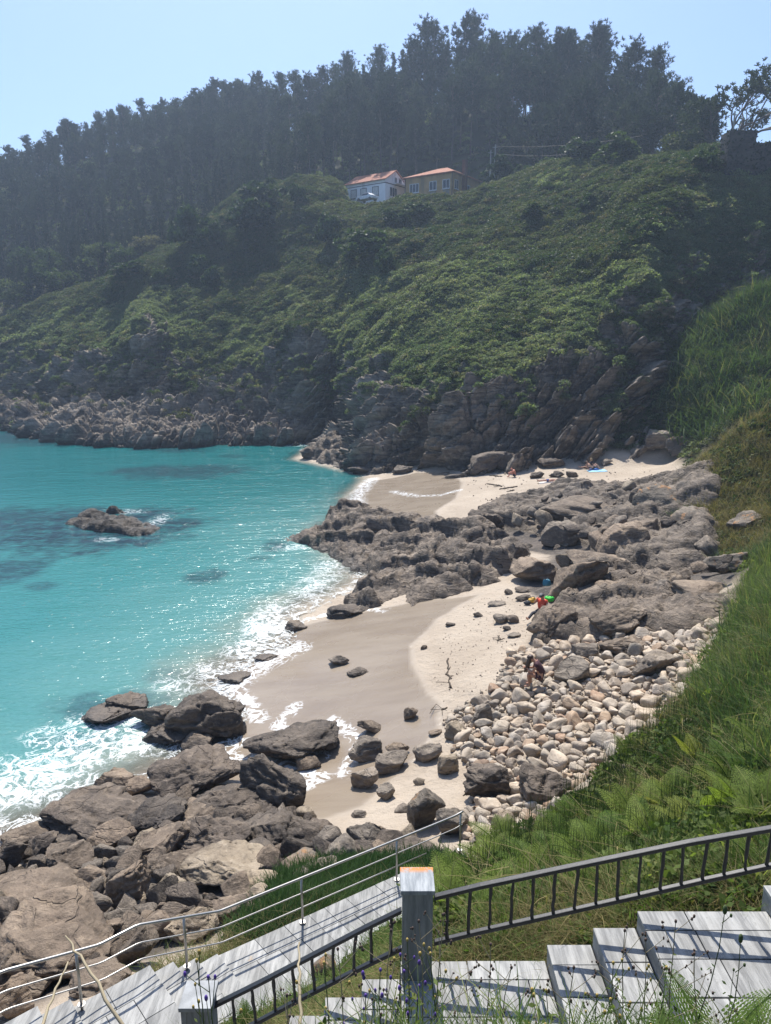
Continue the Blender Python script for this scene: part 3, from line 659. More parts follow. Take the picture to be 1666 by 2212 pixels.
def crown(name, mat, nclump, rad, leaf, seed, per=55, cr=.33, flat=0):
    r = np.random.default_rng(seed); Vs = []
    rad = np.asarray(rad, float)
    d = r.normal(size=(nclump, 3)); d /= np.linalg.norm(d, axis=1)[:, None]; d[:, 2] = np.where(d[:, 2] < -.5, -d[:, 2], d[:, 2])
    cs = d * rad * (.5 + .42 * r.random((nclump, 1))) * (1 + .25 * r.normal(size=(nclump, 1)))
    for c in cs:
        R_ = cr * rad.min() * (.7 + .7 * r.random())
        q = r.normal(size=(per, 3)); q /= np.linalg.norm(q, axis=1)[:, None]; q[:, 2] = np.abs(q[:, 2]) * .9 - .25
        p = c + q * R_ * (.55 + .45 * r.random((per, 1)))
        ax = q * .6 + r.normal(size=(per, 3)) * .6; ax /= np.linalg.norm(ax, axis=1)[:, None]
        sd = np.cross(ax, r.normal(size=(per, 3)) * .7 + (0, 0, 1)); sd /= np.linalg.norm(sd, axis=1)[:, None]
        L = leaf * (.6 + .8 * r.random((per, 1)))
        Vs.append(np.stack([p - ax * L * .5, p + sd * L * .32, p + ax * L * .5, p - sd * L * .32], 1).reshape(-1, 3))
    V = np.concatenate(Vs); me = mesh_np(name, V, np.arange(len(V)).reshape(-1, 4), False); me.materials.append(mat); return me
shrub_me = {k: [crown('shrub', m, 34, (1, 1, .8), .2, s, 60) for s in (1, 2)] for k, m in (('d', M_shrub), ('y', M_yel), ('g', M_broad))}
SHRUBS = [  # u, bottom v, w, h, kind, label
    (405, 540, 92, 100, 'd', 'large dark shrub with a long shaded side, above the rocky point in the bay'), (545, 505, 120, 75, 'd', 'broad dark shrub below the scrub ridge, largest of the pair on the slope'), (465, 540, 70, 60, 'd', 'dark shrub at the lower end of the long dark thicket'),
    (545, 556, 42, 36, 'y', 'small round golden green bush alone on the bracken slope'), (711, 535, 66, 76, 'd', 'dark upright shrub on the slope below the white house'), (430, 608, 60, 62, 'd', 'dark shrub with golden top at the edge of the lower slope'), (462, 618, 44, 44, 'd', 'small dark shrub touching the golden topped shrub'),
    (568, 455, 105, 66, 'd', 'grey green thicket on the ridge left of the white house'), (645, 448, 46, 50, 'd', 'dark pointed shrub on the ridge beside the white house'), (785, 566, 110, 74, 'g', 'big mid green bush in the middle of the bracken slope'), (280, 600, 92, 36, 'd', 'long low dark shrub along the spur above the bay'),
    (318, 602, 32, 26, 'y', 'yellow flowering bush on the spur'), (845, 492, 46, 40, 'd', 'dark hedge bush below the gap between the two houses'), (905, 474, 60, 36, 'd', 'dark hedge bush below the ochre house'), (872, 490, 40, 32, 'd', 'small hedge bush between two darker ones below the houses'),
    (352, 612, 44, 34, 'g', 'low green shrub at the foot of the spur'), (1343, 338, 92, 56, 'g', 'large pale leafed bush at the foot of the pinewood'), (1268, 350, 100, 48, 'd', 'dark thicket between the pines and the scrub ridge'),
    (1182, 382, 78, 42, 'g', 'rounded green bush on the ridge right of the utility poles'), (1128, 392, 50, 36, 'g', 'green bush just right of the utility poles'), (1085, 396, 62, 58, 'd', 'dark bush between the ochre house and the poles'), (835, 600, 50, 60, 'd', 'dark heath bush low on the bracken slope'),
    (1270, 452, 50, 40, 'd', 'dark bush in the upper right of the bracken slope'), (1150, 470, 46, 36, 'd', 'dark bush in the bracken above the big gully'), (1480, 355, 60, 34, 'd', 'low dark shrub on the skyline beside the ivy covered ruin'), (1530, 372, 70, 50, 'g', 'pale shrub below the ivy covered ruin')]
for i, (u, v, w_, h_, k, lab) in enumerate(SHRUBS):
    p = hill_at(u, v); D = p[1] * CP - (p[2] - 13) * SP
    o = link('shrub', shrub_me[k][i % 2], None, None, p + (0, 0, h_ * D / FPX * .38)); o.scale = (w_ * D / FPX / 1.9, w_ * D / FPX / 2.3, h_ * D / FPX / 1.45); o.rotation_euler = (0, 0, 1.7 * i)
    tag(o, lab, 'shrub', 'shrubs on the hillside')

def pine(seed, Hh, cs, rad, conic):
    r = np.random.default_rng(seed); mb = MB()
    n = 7; hs = np.linspace(0, 1, n); bend = np.c_[np.cumsum(r.normal(size=n) * .12), np.cumsum(r.normal(size=n) * .12), hs * Hh]; bend[0, :2] = 0; bend[0, 2] = -1
    mb.tube(bend, .2 * (1 - hs * .85) * (Hh / 15), 6, False)
    T = []; nb = 64
    for i in range(nb):
        t_ = (i + r.random()) / nb; h = Hh * (cs + (1 - cs) * t_); c0 = np.array([np.interp(h, bend[:, 2], bend[:, 0]), np.interp(h, bend[:, 2], bend[:, 1]), h])
        if conic: L = rad * (1 - t_) ** .85 * (.5 + .75 * r.random()) + .15
        else: L = rad * math.sin(math.pi * (.2 + .72 * t_)) * (.45 + .85 * r.random() ** 1.3)
        az = r.random() * 6.283; el = (.15 if conic else .35) + .3 * r.normal() + (.5 * t_)
        d = np.array([math.cos(az) * math.cos(el), math.sin(az) * math.cos(el), math.sin(el)])
        p1 = c0 + d * L; mb.tube([c0, c0 + d * L * .5 + (0, 0, .1 * L), p1], [.05, .035, .015], 3, False)
        for q in range(7 if L > 1 else 3):
            s = .38 + .62 * (q + r.random()) / 5; b = c0 + d * L * s + r.normal(size=3) * .22 * min(1, L)
            k = 10; dd = r.normal(size=(k, 3)) * .75 + d * .5 + (0, 0, .55); dd /= np.linalg.norm(dd, axis=1)[:, None]
            sd = np.cross(dd, r.normal(size=(k, 3))); sd /= np.linalg.norm(sd, axis=1)[:, None]; ln = (.36 + .34 * r.random((k, 1))) * (.9 if conic else 1)
            T.append(np.stack([b + sd * .07, b - sd * .07, b + dd * ln + sd * .035, b + dd * ln - sd * .035], 1)[:, [0, 1, 3, 2]].reshape(-1, 3))
    V = np.concatenate(T); cm = mesh_np('crown', V, np.arange(len(V)).reshape(-1, 4), False); cm.materials.append(M_pine)
    tm = mb.mesh('trunk', True); tm.materials.append(M_bark); return tm, cm
KINDS = [pine(1, 15, .12, 2.6, True), pine(2, 14, .2, 2.4, True), pine(3, 16, .15, 2.2, True), pine(4, 17, .5, 3.3, False), pine(5, 16, .38, 3.6, False), pine(6, 17.5, .58, 3.0, False), pine(7, 15.5, .3, 3.4, False)]
# where pines stand: blue-noise over the wooded hill
cand = tri_sample(WP, WF, np.repeat(np.linspace(0, 1, WR) < .82, WC).astype(float), 14000, 21)
cu, cv = proj(cand); ok = (cu > -40) & (cu < 1535); cand = cand[ok]; cu = cu[ok]
cell = {}; keep = []
for i in range(len(cand)):
    x, y = cand[i, :2]; k = (int(x // 4.2), int(y // 4.2)); sp = 2.9 if cu[i] < 560 else 3.5
    if y < np.interp(cu[i], [0, 300, 600, 700, 1060, 1080, 1540], [163, 161, 163, 166, 166, 150, 120]): continue
    if all((x - a) ** 2 + (y - b) ** 2 > sp * sp for dx in (-1, 0, 1) for dy in (-1, 0, 1) for a, b in cell.get((k[0] + dx, k[1] + dy), ())):
        cell.setdefault(k, []).append((x, y)); keep.append(i)
TP, TU = cand[keep], cu[keep]
order = np.argsort(TP[:, 1]); TP, TU = TP[order], TU[order]
tk = np.where(rng.random(len(TP)) < sstep(480, 760, TU), 3 + rng.integers(0, 4, len(TP)), rng.integers(0, 3, len(TP)))
ts = (.72 + .4 * rng.random(len(TP))) * np.interp(TU, [0, 400, 700, 1000, 1400, 1540], [.62, .64, .9, 1.05, .95, .7])
LABP = {0: ('slender pointed dark pine in the wood on the left flank of the hill', 'pointed pines on the left flank'), 1: ('tall dark pine with bushy crown in the wood on the hill above the houses', 'tall pines above the houses')}
roots = {}
nT = 0
for i in range(len(TP)):
    if nT >= 290: break
    k = int(tk[i]); lab, grp = LABP[int(k > 2)]; rz = float(rng.random() * 6.28)
    if k not in roots:
        r_ = thing('pine_tree', lab, 'tree', TP[i], rz, grp); r_.scale = (float(ts[i]),) * 3
        link('trunk', KINDS[k][0], None, r_); link('crown', KINDS[k][1], None, r_); roots[k] = r_
    else: dup(roots[k], TP[i], rz, float(ts[i]), lab, grp)
    nT += 1
m = slice(nT, None)
both = []
for tm, cm in KINDS:
    bmv = np.empty(len(tm.vertices) * 3, np.float32); tm.vertices.foreach_get('co', bmv); cmv = np.empty(len(cm.vertices) * 3, np.float32); cm.vertices.foreach_get('co', cmv)
    A = [tuple(p.vertices) for p in tm.polygons]; nv = len(tm.vertices)
    me = mesh_np('far_pine', np.r_[bmv.reshape(-1, 3), cmv.reshape(-1, 3)], [np.array([f for f in A if len(f) == 4]), np.arange(len(cmv) // 3).reshape(-1, 4) + nv], False)
    me.materials.append(M_bark); me.materials.append(M_pine); mi = np.zeros(len(me.polygons), np.int32); mi[-(len(cmv) // 12):] = 1; me.polygons.foreach_set('material_index', mi); both.append(me)
if len(TP) > nT:
    n = len(TP) - nT
    scatter('far_pinewood', TP[m], np.c_[np.zeros(n), np.zeros(n), rng.random(n) * 6.28], ts[m], both, tk[m], 'farther pines of the wood, merging into one dark mass up to the skyline', 'pinewood')
N = 5200
P = tri_sample(WP, WF, np.repeat(np.linspace(0, 1, WR) < .75, WC).astype(float), N, 31); kk = (fbm(P * .08, 2) > .05).astype(int)
scatter('undergrowth', P, np.c_[np.zeros(N), np.zeros(N), rng.random(N) * 6.28], 1.2 + 1.4 * rng.random(N), [pc[2], pc[0]], kk, 'shrubby undergrowth between the pine trunks', 'undergrowth')

def wood_ground(u, y):
    d = (WP[:, 0] - u_yz(u, y, 35)[0]) ** 2 + (WP[:, 1] - y) ** 2; p = WP[np.argmin(d)].copy(); return p
def broadleaf(name, lab, p, hgt, wid, mat, seed, group, cat='tree'):
    r = np.random.default_rng(seed); o = thing(name, lab, cat, p, r.random() * 6, group); mb = MB()
    mb.tube([(0, 0, -1), (.1, 0, hgt * .3), (.2, .1, hgt * .7)], [.2, .16, .06], 7, False)
    for i in range(6):
        a = i * 1.05 + r.random(); h0 = hgt * (.25 + .06 * i); mb.tube([(.1, 0, h0), (math.cos(a) * wid * .2, math.sin(a) * wid * .2, h0 + hgt * .18), (math.cos(a) * wid * .36, math.sin(a) * wid * .36, h0 + hgt * .28)], [.09, .06, .02], 5, False)
    mb.build('trunk', M_bark, o, True)
    c = link('crown', crown('crown', mat, 40, (wid / 2, wid / 2, hgt * .38), .42, seed, 60, .36), None, o); c.location = (0, 0, hgt * .58); return o
BL = 'broadleaf trees at the foot of the pinewood'
for i, (u, y, hg, wd) in enumerate([(20, 163, 7, 7), (75, 164, 8, 6), (130, 161, 7, 7), (205, 162, 9, 7), (262, 161, 7, 7), (110, 170, 10, 6), (330, 163, 7, 6), (55, 175, 9, 6)]):
    lab = ['mid green bushy tree at the left edge, below the pinewood', 'pale crowned tree second from the left edge, below the pinewood', 'leafy green tree in the dip left of the bracken spur', 'tall grey green tree rising behind the spur end', 'rounded tree just behind the bracken spur', 'slim light green tree among dark pines on the left', 'leafy tree between the spur and the pines', 'light green tree inside the left part of the pinewood', 'low bushy tree behind the big dark shrub', 'low bushy tree behind the scrub ridge'][i]
    broadleaf('broadleaf_tree', lab, wood_ground(u, y), hg, wd, M_broad if i % 3 else M_scrub, 40 + i, BL)
for u, y, hg, wd, mt, lab in [(1445, 120, 9.5, 7.5, M_yel, 'rounded yellow green conifer at the right end of the pinewood'), (1405, 117, 5.5, 4.5, M_yel, 'small bushy conifer in front of the rounded yellow green one'), (1490, 124, 9, 5, M_scrub, 'dull green conifer between the yellow green one and the last pine')]:
    broadleaf('conifer_tree', lab, wood_ground(u, y), hg, wd, mt, int(u), 'conifers at the right end of the wood')
p = wood_ground(1520, 128); r_ = dup(roots[max(k for k in roots)], p, 1.2, .72, 'last tall pine at the right end of the wood, leaning crown', None)
if 'group' in r_: del r_['group']
# wind-bent tree with an open crown
o = thing('windswept_tree', 'sparse wind-bent pine with open fan of limbs against the sky at right', 'tree', u_yz(1566, 114, 36)); o.scale = (1.6,) * 3; mb = MB(); T = []
r = np.random.default_rng(9); mb.tube([(0, 0, -1), (.1, 0, 1.6), (.0, .1, 2.8)], [.34, .28, .22], 8, False)
def limb(p, d, L, rad, dep):
    q = p + d * L * .5 + r.normal(size=3) * .05 * L; e = p + d * L + r.normal(size=3) * .08 * L; mb.tube([p, q, e], [rad, rad * .8, rad * .6], 5, False)
    if dep == 0 or L < .5:
        for _ in range(9):
            b = e + r.normal(size=3) * .33; k = 10; dd = r.normal(size=(k, 3)) + (0.2, 0, .8); dd /= np.linalg.norm(dd, axis=1)[:, None]; sd = np.cross(dd, r.normal(size=(k, 3))); sd /= np.linalg.norm(sd, axis=1)[:, None]
            T.append(np.stack([b + sd * .05, b - sd * .05, b + dd * .3 - sd * .03, b + dd * .3 + sd * .03], 1).reshape(-1, 3))
        return
    for s in range(3 if dep > 1 else 2):
        nd = d + r.normal(size=3) * .42 + np.array([.12, 0, .12]); limb(e, nd / np.linalg.norm(nd), L * (.62 + .15 * r.random()), rad * .6, dep - 1)
for dx, L in [(-1.1, 2.0), (-.6, 2.3), (-.1, 2.4), (.45, 2.6), (.9, 3.0), (1.5, 3.4)]:
    d = np.array([dx, r.normal() * .2, 1.]); limb(np.array([0, 0, 1.5 + r.random() * 1.2]), d / np.linalg.norm(d), L, .15, 3)
mb.build('trunk', M_bark, o, True); V = np.concatenate(T); link('crown', mesh_np('crown', V, np.arange(len(V)).reshape(-1, 4), False), M_pine, o)

# ------------------------------------------------------------------ houses and poles on the ridge
M_white = plain_mat('white_render', (.88, .88, .88), .8, 0, .04, 1., dirt=(.5, .5, .5)); M_ochre = plain_mat('ochre_render', (.46, .29, .13), .85, 0, .15, .8, dirt=(.2, .165, .11))
M_dark = plain_mat('dark_trim', (.035, .035, .04), .5); M_whitef = plain_mat('white_frame', (.7, .7, .7), .5); M_glass = NT('window_glass'); M_glass = M_glass.done(M_glass.prin(Base_Color=(.03, .04, .055), Roughness=.08))
M_shut = plain_mat('shutter', (.62, .61, .58), .6); M_brick = plain_mat('brown_stack', (.13, .06, .04), .8)
t = NT('roof_tile'); P = t.obj
wv_ = t.n('ShaderNodeTexWave', {'Vector': P, 'Scale': 1.6, 'Distortion': .6}, bands_direction='X').outputs['Fac']; wy = t.n('ShaderNodeTexWave', {'Vector': P, 'Scale': .9, 'Distortion': .5}, bands_direction='Y').outputs['Fac']
c = t.mix(t.ss(t.noise(P, 2.2, 5, .7), .35, .65), (.40, .135, .075), (.52, .23, .14)); c = t.mix(t.math('MULTIPLY', t.ss(wv_, .25, .0), .5), c, (.14, .05, .03))
M_tile = t.done(t.prin(Base_Color=c, Roughness=.8, Normal=t.bump(t.math('ADD', wv_, t.math('MULTIPLY', wy, .4)), .8, .1)))
def window(o, x0, x1, z0, z1, y=0, side=None, shutter=False, fr=None, mull=1):
    """frame with a pane set into it; side: None front wall, else x of the right wall"""
    M = np.eye(4)
    if side is not None: M = np.array([[0, -1, 0, side], [1, 0, 0, 0], [0, 0, 1, 0], [0, 0, 0, 1.]])
    f = MB(); w_ = .1
    f.box(x0, x1, y - .06, y + .02, z1 - w_, z1, M).box(x0, x1, y - .06, y + .02, z0, z0 + w_, M).box(x0, x0 + w_, y - .06, y + .02, z0 + w_, z1 - w_, M).box(x1 - w_, x1, y - .06, y + .02, z0 + w_, z1 - w_, M)
    for q in range(mull):
        xm = x0 + (x1 - x0) * (q + 1) / (mull + 1); f.box(xm - .05, xm + .05, y - .055, y + .02, z0 + w_, z1 - w_, M)
    f.box(x0 - .1, x1 + .1, y - .14, y + .015, z0 - .08, z0 - .003, M)
    fo = f.build('window', fr or M_whitef, o); MB().box(x0 + w_, x1 - w_, y - .025, y + .01, z0 + w_, z1 - w_, M).build('shutter' if shutter else 'pane', M_shut if shutter else M_glass, fo)
# white house (gable roof)
C = at_y(832.5, 385.6, 154.); ln, dp, wh = 9.7, 6.6, 6.5
o = thing('house', 'white house with a gabled red tile roof and closed shutters, left of the ochre house', 'house', C - (0, 0, wh), math.atan2(-.6, .8))
b = MB(); b.box(-ln, 0, 0, dp, 0, wh); g = b.n; b.add([(0, 0, wh), (0, dp, wh), (0, dp / 2, wh + 1.9), (-ln, 0, wh), (-ln, dp, wh), (-ln, dp / 2, wh + 1.9)], [], [(0, 1, 2), (3, 5, 4)]); b.build('wall', M_white, o)
b = MB(); e = .35
def slab(b, q, th=.14):
    q = np.array(q, float); b.add(np.r_[q, q + (0, 0, th)], [(3, 2, 1, 0), (4, 5, 6, 7), (0, 1, 5, 4), (1, 2, 6, 5), (2, 3, 7, 6), (3, 0, 4, 7)])
k = 1.9 / (dp / 2)
slab(b, [(-ln - e, -e, wh - e * k + .02), (e, -e, wh - e * k + .02), (e, dp / 2, wh + 1.92), (-ln - e, dp / 2, wh + 1.92)]); slab(b, [(-ln - e, dp / 2 + .003, wh + 1.92), (e, dp / 2 + .003, wh + 1.92), (e, dp + e, wh - e * k + .02), (-ln - e, dp + e, wh - e * k + .02)]); b.build('roof', M_tile, o)
MB().box(-ln - .02, .03, -.05, -.003, wh - .75, wh - .62).box(.004, .05, -.05, dp, wh - .75, wh - .62).build('string_course', M_dark, o)
for x0, x1 in ((1.05, 2.6), (3.55, 5.1), (6.5, 8.1)): window(o, x0 - ln, x1 - ln, wh - 2.85, wh - 1.15, 0, None, True, M_dark, 0)
window(o, 1.4, 3.9, wh - 3., wh - 1.2, 0, 0., False, M_whitef, 2); window(o, 3.0, 3.9, wh - .4, wh + .8, 0, 0., False, M_whitef, 1); window(o, 4.4, 5.3, wh - .55, wh + .75, 0, 0., False, M_dark, 0)
b = MB(); b.box(.05, 1.0, 2.6, dp, wh - .62, wh - .48)
for q in range(9): b.box(.93, .97, 2.65 + q * .48, 2.69 + q * .48, wh - .48, wh + .3)
b.box(.92, .98, 2.6, dp, wh + .3, wh + .36); b.build('balcony', M_whitef, o)
# ochre house (hip roof)
C2 = at_y(978.8, 372, 148.); ln, dp, wh = 10.6, 10.4, 6.5
o = thing('house', 'ochre house with hipped red tile roof, tall brown chimney and white window frames', 'house', C2 - (0, 0, wh), math.atan2(-.568, .823))
MB().box(-ln, 0, 0, dp, 0, wh).build('wall', M_ochre, o)
b = MB(); e = .5; A = [(-ln - e, -e, wh), (e, -e, wh), (e, dp + e, wh), (-ln - e, dp + e, wh), (-ln + 4.2, dp / 2, wh + 2.1), (-4.2, dp / 2, wh + 2.1)]; A = [(x, y, z + .16) for x, y, z in A] + [(x, y, z + .004) for x, y, z in A[:4]]
b.add(A, [(0, 1, 5, 4), (2, 3, 4, 5), (6, 7, 1, 0), (7, 8, 2, 1), (8, 9, 3, 2), (9, 6, 0, 3), (9, 8, 7, 6)], [(1, 2, 5), (3, 0, 4)]); b.build('roof', M_tile, o)
for x0, x1, mu in ((1.05, 3.15, 2), (5.5, 7.1, 1), (8.4, 10.0, 1)):
    window(o, x0 - ln, x1 - ln, wh - 2.7, wh - 1.05, 0, None, False, M_whitef, mu)
    MB().box(x0 - ln + .1, x1 - ln - .1, -.02, -.004, wh - 3.9, wh - 2.82).build('stain_panel', plain_mat('stained_render', (.27, .24, .19), .9), o)
window(o, .7, 2.0, wh - 2.7, wh - 1.05, 0, 0., False, M_whitef, 1); window(o, 5.0, 6.6, wh - 2.9, wh - 1.3, 0, 0., False, M_whitef, 1)
b = MB(); b.box(.004, .7, 3.45, 4.35, 0, wh + 2.6); b.box(-.03, .75, 3.4, 4.4, wh + 2.6, wh + 2.75); b.build('chimney', M_brick, o)
MB().tube([(-.1, -.1, 0), (-.1, -.1, wh)], .06, 6).tube([(-ln + .1, -.1, 0), (-ln + .1, -.1, wh)], .06, 6).build('drainpipe', M_dark, o)
# house at the far right, only its roof shows
C3 = u_yz(1668, 122, 37.3); o = thing('house', 'house at the right edge showing only a strip of red tile roof', 'house', C3 - (0, 0, 3.5)); MB().box(-.5, 9, 0, 6, 0, 3.5).build('wall', M_white, o)
b = MB(); slab(b, [(-1.4, -.4, 3.4), (9.4, -.4, 3.4), (9.4, 3, 5.), (-1.4, 3, 5.)]); slab(b, [(-1.4, 3.01, 5.), (9.4, 3.01, 5.), (9.4, 6.4, 3.4), (-1.4, 6.4, 3.4)]); b.build('roof', M_tile, o)
# parked car before the white house
def car(p, rz):
    o = thing('parked_car', 'white car parked half hidden before the white house', 'car', p, rz); b = MB()
    prof = [(-2.0, .35), (-2.05, .75), (-1.6, .92), (-.9, 1.0), (-.35, 1.42), (.8, 1.45), (1.5, 1.0), (2.0, .92), (2.08, .4)]
    V = [(x, s * .85 * (1 if z < 1.05 else .82), z) for s in (-1, 1) for x, z in prof]; n = len(prof)
    b.add(V, [(i, (i + 1) % n, n + (i + 1) % n, n + i) for i in range(n)], [(0, i + 1, i) for i in range(1, n - 1)] + [(n, n + i, n + i + 1) for i in range(1, n - 1)]); b.build('body', M_whitef, o, bevel=.06)
    for s in (-1, 1): MB().add([(-.75, s * .8, 1.04), (1.2, s * .8, 1.04), (.72, s * .74, 1.36), (-.3, s * .74, 1.36)], [(0, 1, 2, 3)]).add([(-.75, s * .76, 1.04), (1.2, s * .76, 1.04), (.72, s * .7, 1.36), (-.3, s * .7, 1.36)], [(3, 2, 1, 0)]).build('side_window', M_glass, o)
    for x in (-1.3, 1.3):
        for s in (-1, 1): MB().tube([(x, s * .72, .33), (x, s * .9, .33)], .33, 14).build('wheel', M_dark, o)
ca = at_y(793, 436, 147.5); car(ca, math.atan2(-.6, .8))
M_pole = plain_mat('grey_pole', (.32, .30, .27), .8); M_wire = plain_mat('cable', (.06, .06, .06), .6)
def pole(u, v0, v1, y, lab):
    b_ = at_y(u, v0, y); top = at_y(u, v1, y)[2]; o = thing('utility_pole', lab, 'pole', b_ - (0, 0, 2)); h = top - b_[2] + 2
    MB().tube([(0, 0, 0), (0, 0, h)], [.16, .1], 8).build('post', M_pole, o); MB().box(-.5, .5, -.05, .05, h - .5, h - .4).build('crossarm', M_pole, o); return np.array([b_[0], y, top - .3])
q1 = pole(1068, 392, 312, 140, 'grey utility pole right of the ochre house, taller of two'); q0 = pole(1059, 380, 324, 147, 'grey utility pole behind the taller one'); q2 = pole(1582, 305, 240, 106, 'pale pole in front of the windswept tree')
def cable(a, b_, sag, lab):
    s = np.linspace(0, 1, 14)[:, None]; pts = a * (1 - s) + b_ * s; pts[:, 2] -= (sag * 4 * s * (1 - s))[:, 0]; tag(MB().tube(pts, .016, 4).build('cable', M_wire, None), lab, 'cable')
cable(q1, at_y(1388, 293, 120.), .6, 'upper cable running right from the taller utility pole'); cable(q1 - (0, 0, 1.2), at_y(1230, 333, 128.), .3, 'lower cable running right from the taller utility pole')
# ivy covered ruin
p = at_y(1569, 372, 95.); o = thing('ruin', 'ivy covered remains of a stone building on the ridge at right', 'ruin', p - (0, 0, .3)); M_ivy = leaf_mat('ivy_leaf', (.012, .02, .012), (.024, .034, .018), None, .15, .3)
MB().box(0, 3.2, 0, 2.4, 0, 4.9).box(3.2, 11, .3, 2.2, 0, 3.6).build('wall', rock_mat('ruin_stone', (.04, .037, .033), (.08, .072, .064), (.12, .11, .1)), o)
r = np.random.default_rng(3); Vs = []
for x0, x1, y0, y1, z1 in ((0, 3.2, 0, 2.4, 4.9), (3.2, 11, .3, 2.2, 3.6)):
    n = int(230 * (x1 - x0)); f = r.integers(0, 3, n); c = np.c_[x0 + (x1 - x0) * r.random(n), y0 + (y1 - y0) * r.random(n), z1 * r.random(n)]
    c[f == 0, 1] = y0; c[f == 1, 2] = z1; c[f == 2, 0] = np.where(r.random((f == 2).sum()) < .5, x0, x1); c += r.normal(size=(n, 3)) * .1
    ax = r.normal(size=(n, 3)); ax /= np.linalg.norm(ax, axis=1)[:, None]; sd = np.cross(ax, r.normal(size=(n, 3))); sd /= np.linalg.norm(sd, axis=1)[:, None]
    Vs.append(np.stack([c - ax * .16, c + sd * .12, c + ax * .16, c - sd * .12], 1).reshape(-1, 3))
V = np.concatenate(Vs); link('ivy', mesh_np('ivy', V, np.arange(len(V)).reshape(-1, 4), False), M_ivy, o)
# ------------------------------------------------------------------ rocks
def rock_shape(seed, sub=4, cuts=8, rough=.055, block=.15, stretch=(1, .75, .6), tilt=0., strata=.05, dmin=.5):
    r = np.random.default_rng(seed); P, F = ico(sub); P = P / (np.abs(P @ rotm(*r.normal(size=3))) ** 4.5).sum(1)[:, None] ** (1 / 4.5); N0 = P / np.linalg.norm(P, axis=1)[:, None]
    for _ in range(cuts):
        n = r.normal(size=3); n /= np.linalg.norm(n); d = dmin + .45 * r.random(); P = P - n * (np.maximum(0, P @ n - d) * .97)[:, None]
    o = r.random(3) * 40
    P = P * stretch
    if tilt: P = P @ rotm(0, -tilt, 0).T
    Rm = rotm(r.normal() * .3 + .3, -tilt + .25 * r.normal(), 0)
    Q = P @ Rm
    d = rough * fbm(P * 1.4 + o, 4) + strata * fbm(Q * (1.6, 1.6, 6.) + o, 3, ridged=True)
    if block:
        d = d + block * shingle(Q * (1.3, 1.3, 2.8) + o + .2 * fbm(P * 2 + o, 2)[:, None], (.2, .2, .8), .9, .1) + block * .36 * shingle(Q * (3.1, 3.1, 6.5) + o, (.2, .2, .8), 1., .12)
    P = P + N0 * d[:, None]
    lo, hi = P.min(0), P.max(0); return (P - (lo + hi) / 2) / ((hi - lo) / 2), F
M_R = {'d': rock_mat('dark_rock', (.054, .043, .035), (.128, .102, .079), (.255, .207, .158), .45),
       'b': rock_mat('brown_rock', (.10, .076, .055), (.205, .157, .114), (.35, .28, .205), .45),
       'g': rock_mat('grey_rock', (.105, .087, .070), (.22, .184, .145), (.38, .322, .252), .5),
       't': rock_mat('tan_rock', (.17, .135, .095), (.30, .245, .175), (.44, .37, .285), .6),
       'o': rock_mat('lichened_rock', (.08, .068, .055), (.16, .135, .105), (.28, .235, .18), .5, 1.0)}
def place_rock(u, v, w, h, tone, label, name='boulder', seed=None, tilt=0., sub=4, group=None, cat='boulder', sink=.24, **kw):
    seed = int(u * 7 + v * 3) if seed is None else seed
    if v > 1480 and u < 720: w *= 1.14; h *= 1.1
    p, t_ = hit(u, v + h * .30); D = p[1] * CP - (p[2] - 13) * SP
    W = w * D / FPX; dep = math.atan2(13 - p[2], math.hypot(p[0], p[1])); dp = W * .8
    Hm = max((h * D / FPX - dp * math.sin(dep) * .7) / math.cos(dep), .38 * W * min(1, h / w * 1.2))
    S_, F = rock_shape(seed, sub, tilt=tilt, **kw)
    V = S_ * (W / 2, dp / 2, Hm / 2 * (1 + sink))
    o = link(name, mesh_np(name, V, F, True), M_R[tone], None, (p[0], p[1], p[2] + Hm / 2 * (1 - sink)))
    tag(o, label, cat, group); return o
